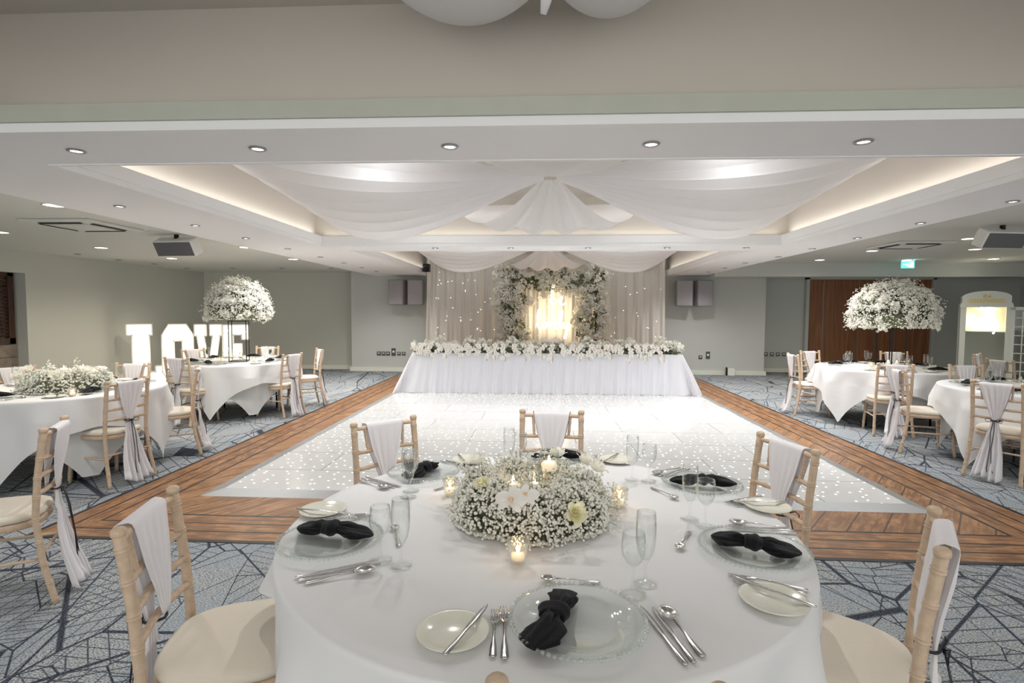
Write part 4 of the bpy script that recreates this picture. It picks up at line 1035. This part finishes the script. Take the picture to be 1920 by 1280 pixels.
tall_stand((4.72, 7.45, ZC), 0, .56, .52, .52, 'tall black frame topped with a white flower dome on the right rear table', .3)
PC = make_jar(.13, .026, .085)
for (cx, cy, nm) in ((-4.44, 7.62, 'left'), (4.72, 7.45, 'right')):
    for k, (dx, dy, w_) in enumerate(((-.05, -.05, 'front left'), (.05, -.05, 'front right'), (.0, .05, 'rear'), (-.0, -.01, 'central'))):
        PC.put((cx+dx, cy+dy, ZC+(.11 if k == 3 else .0)), 0, 'small glass candle inside the %s tall flower stand, %s one' % (nm, w_), '%s stand candles' % nm) if k != 3 else None
    for dx, dy, w_ in ((-.24, -.1, 'left'), (.25, -.05, 'right'), (-.08, .27, 'behind')):
        VOT.put((cx+dx, cy+dy, ZC), 0, 'votive tealight beside the %s tall flower stand, %s side' % (nm, w_), '%s stand votives' % nm)
VOT.put((-4.03, 4.36, ZC), 0, 'votive tealight in front of the left near centrepiece', 'left near votives')
VOT.put((-3.95, 5.05, ZC), 0, 'votive tealight right of the left near centrepiece', 'left near votives')

# ------------------------------------------------------------------ place settings of the side tables
def setting(tc, ang, tname, sname, i, full=True, R=.60):
    s_ = Seat(tc, ang, R); g_ = '%s table ' % tname; tail = ' on the %s table, %s' % (tname, sname)
    CHG.put((*s_.o, ZC), s_.rz, 'glass charger plate'+tail, g_+'charger plates')
    NAP[i % 3].put((*s_.o, ZC+.011), s_.rz+random.uniform(-.9, .9), 'knotted black napkin'+tail, g_+'napkins')
    SPL.put((*s_.at(-.27, 0), ZC), s_.rz, 'cream side plate'+tail, g_+'side plates')
    if full:
        KN2.put((*s_.at(-.25, 0), ZC+.0135), s_.rz-.4, 'butter knife on the side plate'+tail, g_+'butter knives')
        FK.put((*s_.at(-.18, 0), ZC+.001), s_.rz, 'dinner fork'+tail, g_+'forks')
        KNF.put((*s_.at(.19, 0), ZC+.001), s_.rz, 'dinner knife'+tail, g_+'knives')
        SSP.put((*s_.at(.22, 0), ZC+.001), s_.rz, 'soup spoon'+tail, g_+'spoons')
    WG.put((*s_.at(.16, .13), ZC), 0, 'empty wine glass'+tail, g_+'wine glasses')
    CF.put((*s_.at(.205, .19), ZC), 0, 'champagne flute'+tail, g_+'flutes')
for tc, nm, lst in ((TA, 'left near', ((-25, 'right front seat'), (36, 'right rear seat'), (97, 'far seat'), (150, 'left rear seat'), (268, 'near seat'))),
                    (TB, 'left rear', ((-98, 'near seat'), (-16, 'right front seat'), (38, 'right rear seat'), (98, 'far seat'), (155, 'left rear seat'), (212, 'left front seat'))),
                    (TC_, 'right rear', ((-112, 'near seat'), (-50, 'right front seat'), (12, 'right rear seat'), (62, 'far right seat'), (107, 'far left seat'), (150, 'left seat'))),
                    (TD, 'right near', ((152, 'left rear seat'), (90, 'far seat'), (212, 'left front seat')))):
    for i, (a, sn) in enumerate(lst): setting(tc, a, nm, sn, i)

# ------------------------------------------------------------------ chairs in place
g = 'chairs round the foreground table'
chair(-1.19, 1.55, *TM, 'at the front left of the foreground table', 'at the front left of the foreground table', g)
chair(-.86, 2.90, TM[0]+.1, TM[1], 'at the rear left of the foreground table', 'at the rear left of the foreground table', g)
chair(.07, 3.25, *TM, 'at the far side of the foreground table, facing the camera', 'at the far side of the foreground table', g)
chair(1.155, 2.56, .19, 2.28, 'at the rear right of the foreground table', 'at the rear right of the foreground table', g)
chair(1.12, 1.55, .28, 2.09, 'at the front right of the foreground table', 'at the front right of the foreground table', g)
CH.put((.113, 1.085, 0), 0, 'limewashed chair with cream pad nearest the camera, only its post tips showing', g)
chair(-2.61, 2.69, -3.476, 2.19, 'alone at the left edge, side on to the camera', 'alone at the left edge', 'chairs on the left')
g = 'chairs round the left near table'
chair(-3.60, 4.44, -4.57, 4.69, 'nearest at the left near table, back to the camera', 'nearest at the left near table', g)
chair(-3.66, 5.45, -4.6, 4.85, 'right of the left near table, side on', 'right of the left near table, side on', g)
chair(-4.68, 5.86, -4.55, 4.78, 'behind the left near table in front of the letters', 'behind the left near table', g)
chair(-5.60, 5.35, *TA, 'at the left edge behind the low flowers', 'at the left edge behind the low flowers', g)
g = 'chairs round the left rear table'
chair(-4.70, 6.64, TB[0]+.0, TB[1], 'at the near side of the left rear table', 'at the near side of the left rear table', g)
chair(-3.55, 7.42, *TB, 'at the right front of the left rear table', 'at the right front of the left rear table', g)
chair(-3.58, 8.42, *TB, 'farthest right beyond the left rear table', 'farthest right beyond the left rear table', g)
chair(-4.70, 8.92, *TB, 'at the far side of the left rear table', 'at the far side of the left rear table', g)
chair(-5.52, 8.18, *TB, 'at the left of the left rear table, before the letters', 'at the left of the left rear table', g)
g = 'chairs round the right rear table'
chair(3.80, 8.22, TC_[0]+.6, TC_[1]+.4, 'at the left of the right rear table', 'at the left of the right rear table', g)
chair(4.42, 8.98, *TC_, 'at the far left of the right rear table', 'at the far left of the right rear table', g)
chair(5.72, 8.95, TC_[0]+.5, TC_[1]-.1, 'at the far side of right rear table, by brown doors', 'at the far side of the right rear table', g)
chair(4.32, 6.72, TC_[0]-.1, TC_[1]+.3, 'at the near side of the right rear table', 'at the near side of the right rear table', g)
g = 'chairs round the right near table'
chair(3.98, 6.10, TD[0]+.0, TD[1]+.2, 'left rear of the right near table, side on', 'left rear of the right near table', g)
chair(4.10, 4.99, *TD, 'nearest at the right near table, back to the camera', 'nearest at the right near table', g)
chair(5.12, 6.68, *TD, 'at the far side of the right near table', 'at the far side of the right near table', g)
g = 'chairs by the phone box'
chair(6.75, 8.60, 7.6, 7.6, 'in front of the white phone box, left one', 'in front of the white phone box, left one', g)
chair(6.20, 7.52, 7.6, 7.7, 'in front of the white phone box, right one', 'in front of the white phone box, right one', g)

# ------------------------------------------------------------------ LOVE letters
def inset_letter(name, x0, w_, polys_out, holes, rz, label, loc_y=10.6):
    t = thing('light_up_letter', label, 'light-up letter', (x0, loc_y, 0), .60, 'light-up letters')
    H = 1.22
    def rim(poly, inward):
        n_ = len(poly); mb = MB(); 
        for i in range(n_):
            a = np.array(poly[i], float)*(w_, H); b = np.array(poly[(i+1) % n_], float)*(w_, H); d = b-a; L = np.linalg.norm(d); ang = math.atan2(d[1], d[0])
            c_ = (a+b)/2; mb.box((c_[0], 0, c_[1]), (L+.02, .15, .02), ry=-ang)
        return mb
    for p in polys_out+holes: rim(p, 0).build('rim', 'whitep', t, smooth=False)
    def fill(mb, y, z=0): pass
    return t, H
LET = {
 'L': [[(0, 0), (.95, 0), (.95, .27), (.68, .27), (.68, .17), (.55, .17), (.55, .81), (.62, .81), (.62, 1), (0, 1), (0, .81), (.13, .81), (.13, .17), (0, .17)]],
 'O': [[(.0, .2), (.22, 0), (.78, 0), (1, .2), (1, .82), (.78, 1), (.22, 1), (0, .82)]],
 'V': [[(.36, 0), (.64, 0), (.93, .81), (1, .81), (1, 1), (.56, 1), (.56, .81), (.66, .81), (.52, .25), (.35, .81), (.44, .81), (.44, 1), (0, 1), (0, .81), (.08, .81)]],
 'E': [[(0, 0), (1, 0), (1, .26), (.72, .26), (.72, .17), (.40, .17), (.40, .42), (.72, .42), (.72, .68), (.40, .68), (.40, .83), (.72, .83), (.72, .75), (1, .75), (1, 1), (0, 1)]]}
def letter_panel(ch, w_, t):
    H = 1.22
    if ch == 'O':
        o, i_ = LET['O'][0], [(.38, .24), (.38, .24), (.64, .24), (.64, .24), (.64, .72), (.64, .72), (.38, .72), (.38, .72)]
        i_ = [(.38, .28), (.42, .24), (.60, .24), (.64, .28), (.64, .68), (.60, .72), (.42, .72), (.38, .68)]
        V = [(a*w_, y, b*H) for y in (.03, .06) for (a, b) in o+i_]
        F = []
        for k in range(8):
            k2 = (k+1) % 8; F += [(k, k2, 8+k2, 8+k), (16+k, 24+k, 24+k2, 16+k2)]
        MB().add(V, F).build('light_panel', 'letter_glow', t, smooth=False)
    else:
        MB().prism([(a*w_, b*H) for a, b in LET[ch][0]], .03, .06, 'y').build('light_panel', 'letter_glow', t, smooth=False)
for ch, x0, w_, lab in (('L', -8.58, .72, 'left of the flower stand, first letter'), ('O', -7.82, .56, 'second of the word'), ('V', -7.12, .49, 'third of the word, behind the flower stand'), ('E', -6.52, .48, 'last of the word')):
    t, H = inset_letter(ch, x0, w_, LET[ch], [[(.38, .24), (.64, .24), (.64, .72), (.38, .72)]] if ch == 'O' else [], 0, 'giant white light-up letter %s, %s' % (ch, lab))
    letter_panel(ch, w_, t)
    pts = {'L': [(.34, z) for z in (.12, .3, .5, .7, .9)]+[(.6, .1), (.8, .1)], 'O': [(.19, .3), (.19, .5), (.19, .7), (.81, .3), (.81, .5), (.81, .7), (.35, .87), (.65, .87), (.35, .12), (.65, .12)],
           'V': [(.2, .9), (.26, .7), (.36, .45), (.5, .12), (.64, .4), (.75, .65), (.8, .9)], 'E': [(.2, .1), (.2, .35), (.2, .6), (.2, .9), (.5, .9), (.85, .88), (.55, .55), (.5, .1), (.85, .12)]}[ch]
    for a, b in pts: MB().lathe([(0, -.02), (.015, -.012), (.018, 0), (.01, .02), (.01, .03)], 10).xf(Matrix.Translation((a*w_, .005, b*H)) @ Matrix.Rotation(-PI/2, 4, 'X')).build('bulb', 'bulb', t)
    light('letter_lamp', 'POINT', 5, t, (w_/2, -.12, .6), (1, .85, .65), .2)

# ------------------------------------------------------------------ phone box
t = thing('phone_box', 'white painted telephone box with its door standing open, right of the brown doors', 'phone box', (8.90, 11.2, 0), -.60)
W_, Hb = .78, 1.98
for sx in (-1, 1): MB().box((sx*(W_/2-.045), 0, .87), (.09, .09, 1.74)).box((sx*(W_/2-.02), .75, .87), (.04, .06, 1.74)).box((sx*(W_/2-.02), .38, .87), (.02, .7, 1.74)).build('side_frame', 'phone', t, smooth=False)
MB().box((0, .78, .87), (W_, .02, 1.74)).build('rear_panel', 'phone', t, smooth=False)
arc = [(-W_/2+.02, 1.70), (W_/2-.02, 1.70), (W_/2-.02, 1.86)]+[((W_/2-.02)*math.cos(a), 1.86+.12*math.sin(a)) for a in np.linspace(.15, PI-.15, 14)]+[(-W_/2+.02, 1.86)]
MB().prism(arc, -.05, .80, 'y').build('arched_roof', 'phone', t, smooth=False)
MB().box((0, -.01, 1.68), (W_+.02, .12, .05)).build('lintel', 'phone', t, smooth=False)
MB().box((0, -.056, 1.785), (.56, .006, .085)).build('sign_panel', 'gold_pale', t, smooth=False)
def text(body, size, loc, mt, parent, name, rot=(PI/2, 0, 0), ext=.002, space=1.0):
    cu = bpy.data.curves.new(name, 'FONT'); cu.body = body; cu.size = size; cu.extrude = ext; cu.align_x = 'CENTER'; cu.align_y = 'CENTER'; cu.space_character = space
    tmp = bpy.data.objects.new(name, cu); C.objects.link(tmp); bpy.context.view_layer.update()
    me = bpy.data.meshes.new_from_object(tmp.evaluated_get(bpy.context.evaluated_depsgraph_get())); bpy.data.objects.remove(tmp)
    me.materials.clear(); me.materials.append(M[mt])
    o = bpy.data.objects.new(name, me); C.objects.link(o); o.parent = parent; o.location = loc; o.rotation_euler = rot; return o
text('TELEPHONE', .085, (0, -.061, 1.785), 'gold', t, 'telephone_lettering', space=1.15)
cr = MB(); cr.tube([(.05*math.cos(a), -.056, 1.885+.035*math.sin(a)) for a in np.linspace(0, 2*PI, 18)], .004, 6, False)
for s_ in (-1, 0, 1): cr.tube([(s_*.03, -.056, 1.86), (s_*.055, -.056, 1.89), (s_*.02, -.056, 1.925)], .005, 6)
cr.box((0, -.056, 1.86), (.12, .008, .012)); cr.build('crown_emblem', 'gold', t)
MB().box((0, .30, 1.42), (W_-.12, .02, .52)).build('backing_board', 'peach', t, smooth=False)
MB().box((0, .15, 1.165), (W_-.16, .30, .02)).build('shelf', 'phone', t, smooth=False)
script(.30, -.14, .20, 1.25, .009, 'neon', t)
light('phone_neon_glow', 'POINT', .35, t, (0, .1, 1.45), (1, .75, .5), .1)
dr = bpy.data.objects.new('door', None)
mb = MB(); dw, dh = .72, 1.60
mb.box((.03, 0, dh/2+.05), (.06, .035, dh)); mb.box((dw-.03, 0, dh/2+.05), (.06, .035, dh)); mb.box((dw/2, 0, .13), (dw, .035, .22)); mb.box((dw/2, 0, dh+.03), (dw, .035, .06))
for k in range(1, 8): mb.box((dw/2, 0, .24+k*(dh-.22)/8), (dw-.1, .02, .018))
for x in (.17, dw-.17): mb.box((x, 0, .9), (.018, .02, dh-.25))
mb.xf(Matrix.Translation((W_/2-.02, -.06, 0)) @ Matrix.Rotation(-.15, 4, 'Z'))
d_ = mb.build('door', 'phone', t, smooth=False)
MB().box((dw/2, .0, .93), (dw-.1, .004, dh-.25)).xf(Matrix.Translation((W_/2-.02, -.06, 0)) @ Matrix.Rotation(-.15, 4, 'Z')).build('glazing', 'glass', d_, smooth=False)

# ------------------------------------------------------------------ wall fittings
def wall_speakers(xc, nm):
    for k, (dx, rz) in enumerate(((-.21, -.16), (.23, .16))):
        t = thing('covered_speaker', 'wall speaker in a grey fabric cover %s the curtain, %s of the pair' % (nm, ('left', 'right')[k]), 'speaker', (xc+dx, 12.98, 1.68), rz, 'covered wall speakers')
        MB().box((0, 0, .30), (.38, .34, .62)).build('fabric_cover', 'grey_fab', t, smooth=True, bevel=.035, angle=.6)
        MB().box((0, .22, .30), (.06, .22, .1)).build('wall_bracket', 'black', t, smooth=False)
wall_speakers(-3.30, 'left of'); wall_speakers(3.62, 'right of')
def plate(x, z, w_, h, y, label):
    t = thing('wall_socket', label, 'socket', (x, y, z), 0, 'wall sockets')
    MB().box((0, -.006, 0), (w_, .012, h)).build('face_plate', 'chrome', t, smooth=False, bevel=.003)
    MB().box((0, -.0135, .01), (w_*.5, .004, h*.25)).build('outlet', 'whitep', t, smooth=False)
for i, (x, z, w_, h) in enumerate(((-4.10, .45, .10, .1), (-3.98, .45, .1, .1), (-3.86, .45, .1, .1), (-3.72, .49, .11, .19), (-3.58, .45, .09, .09), (-3.46, .45, .09, .09))):
    plate(x, z, w_, h, 13.3, 'dark socket plate on the back wall left of the top table, %s from the left' % ordn[i])
plate(3.92, .43, .09, .09, 13.3, 'small dark socket plate on the back wall right of the top table'); plate(4.10, .48, .1, .18, 13.3, 'tall dark socket plate on the back wall right of the top table')
for i in range(4): plate(5.82+i*.15, .46, .1, .1, 14.1, 'dark socket plate left of the brown doors, %s from the left' % ordn[i])
t = thing('floor_box', 'small white box against the skirting right of the top table', 'socket box', (4.62, 13.2, 0)); MB().b2(-.08, .08, -.06, .055, 0, .17).build('case', 'whitep', t, smooth=False, bevel=.006)
MB().b2(-.11, -.085, -.03, .03, 0, .2).build('bracket', 'black', t, smooth=False)
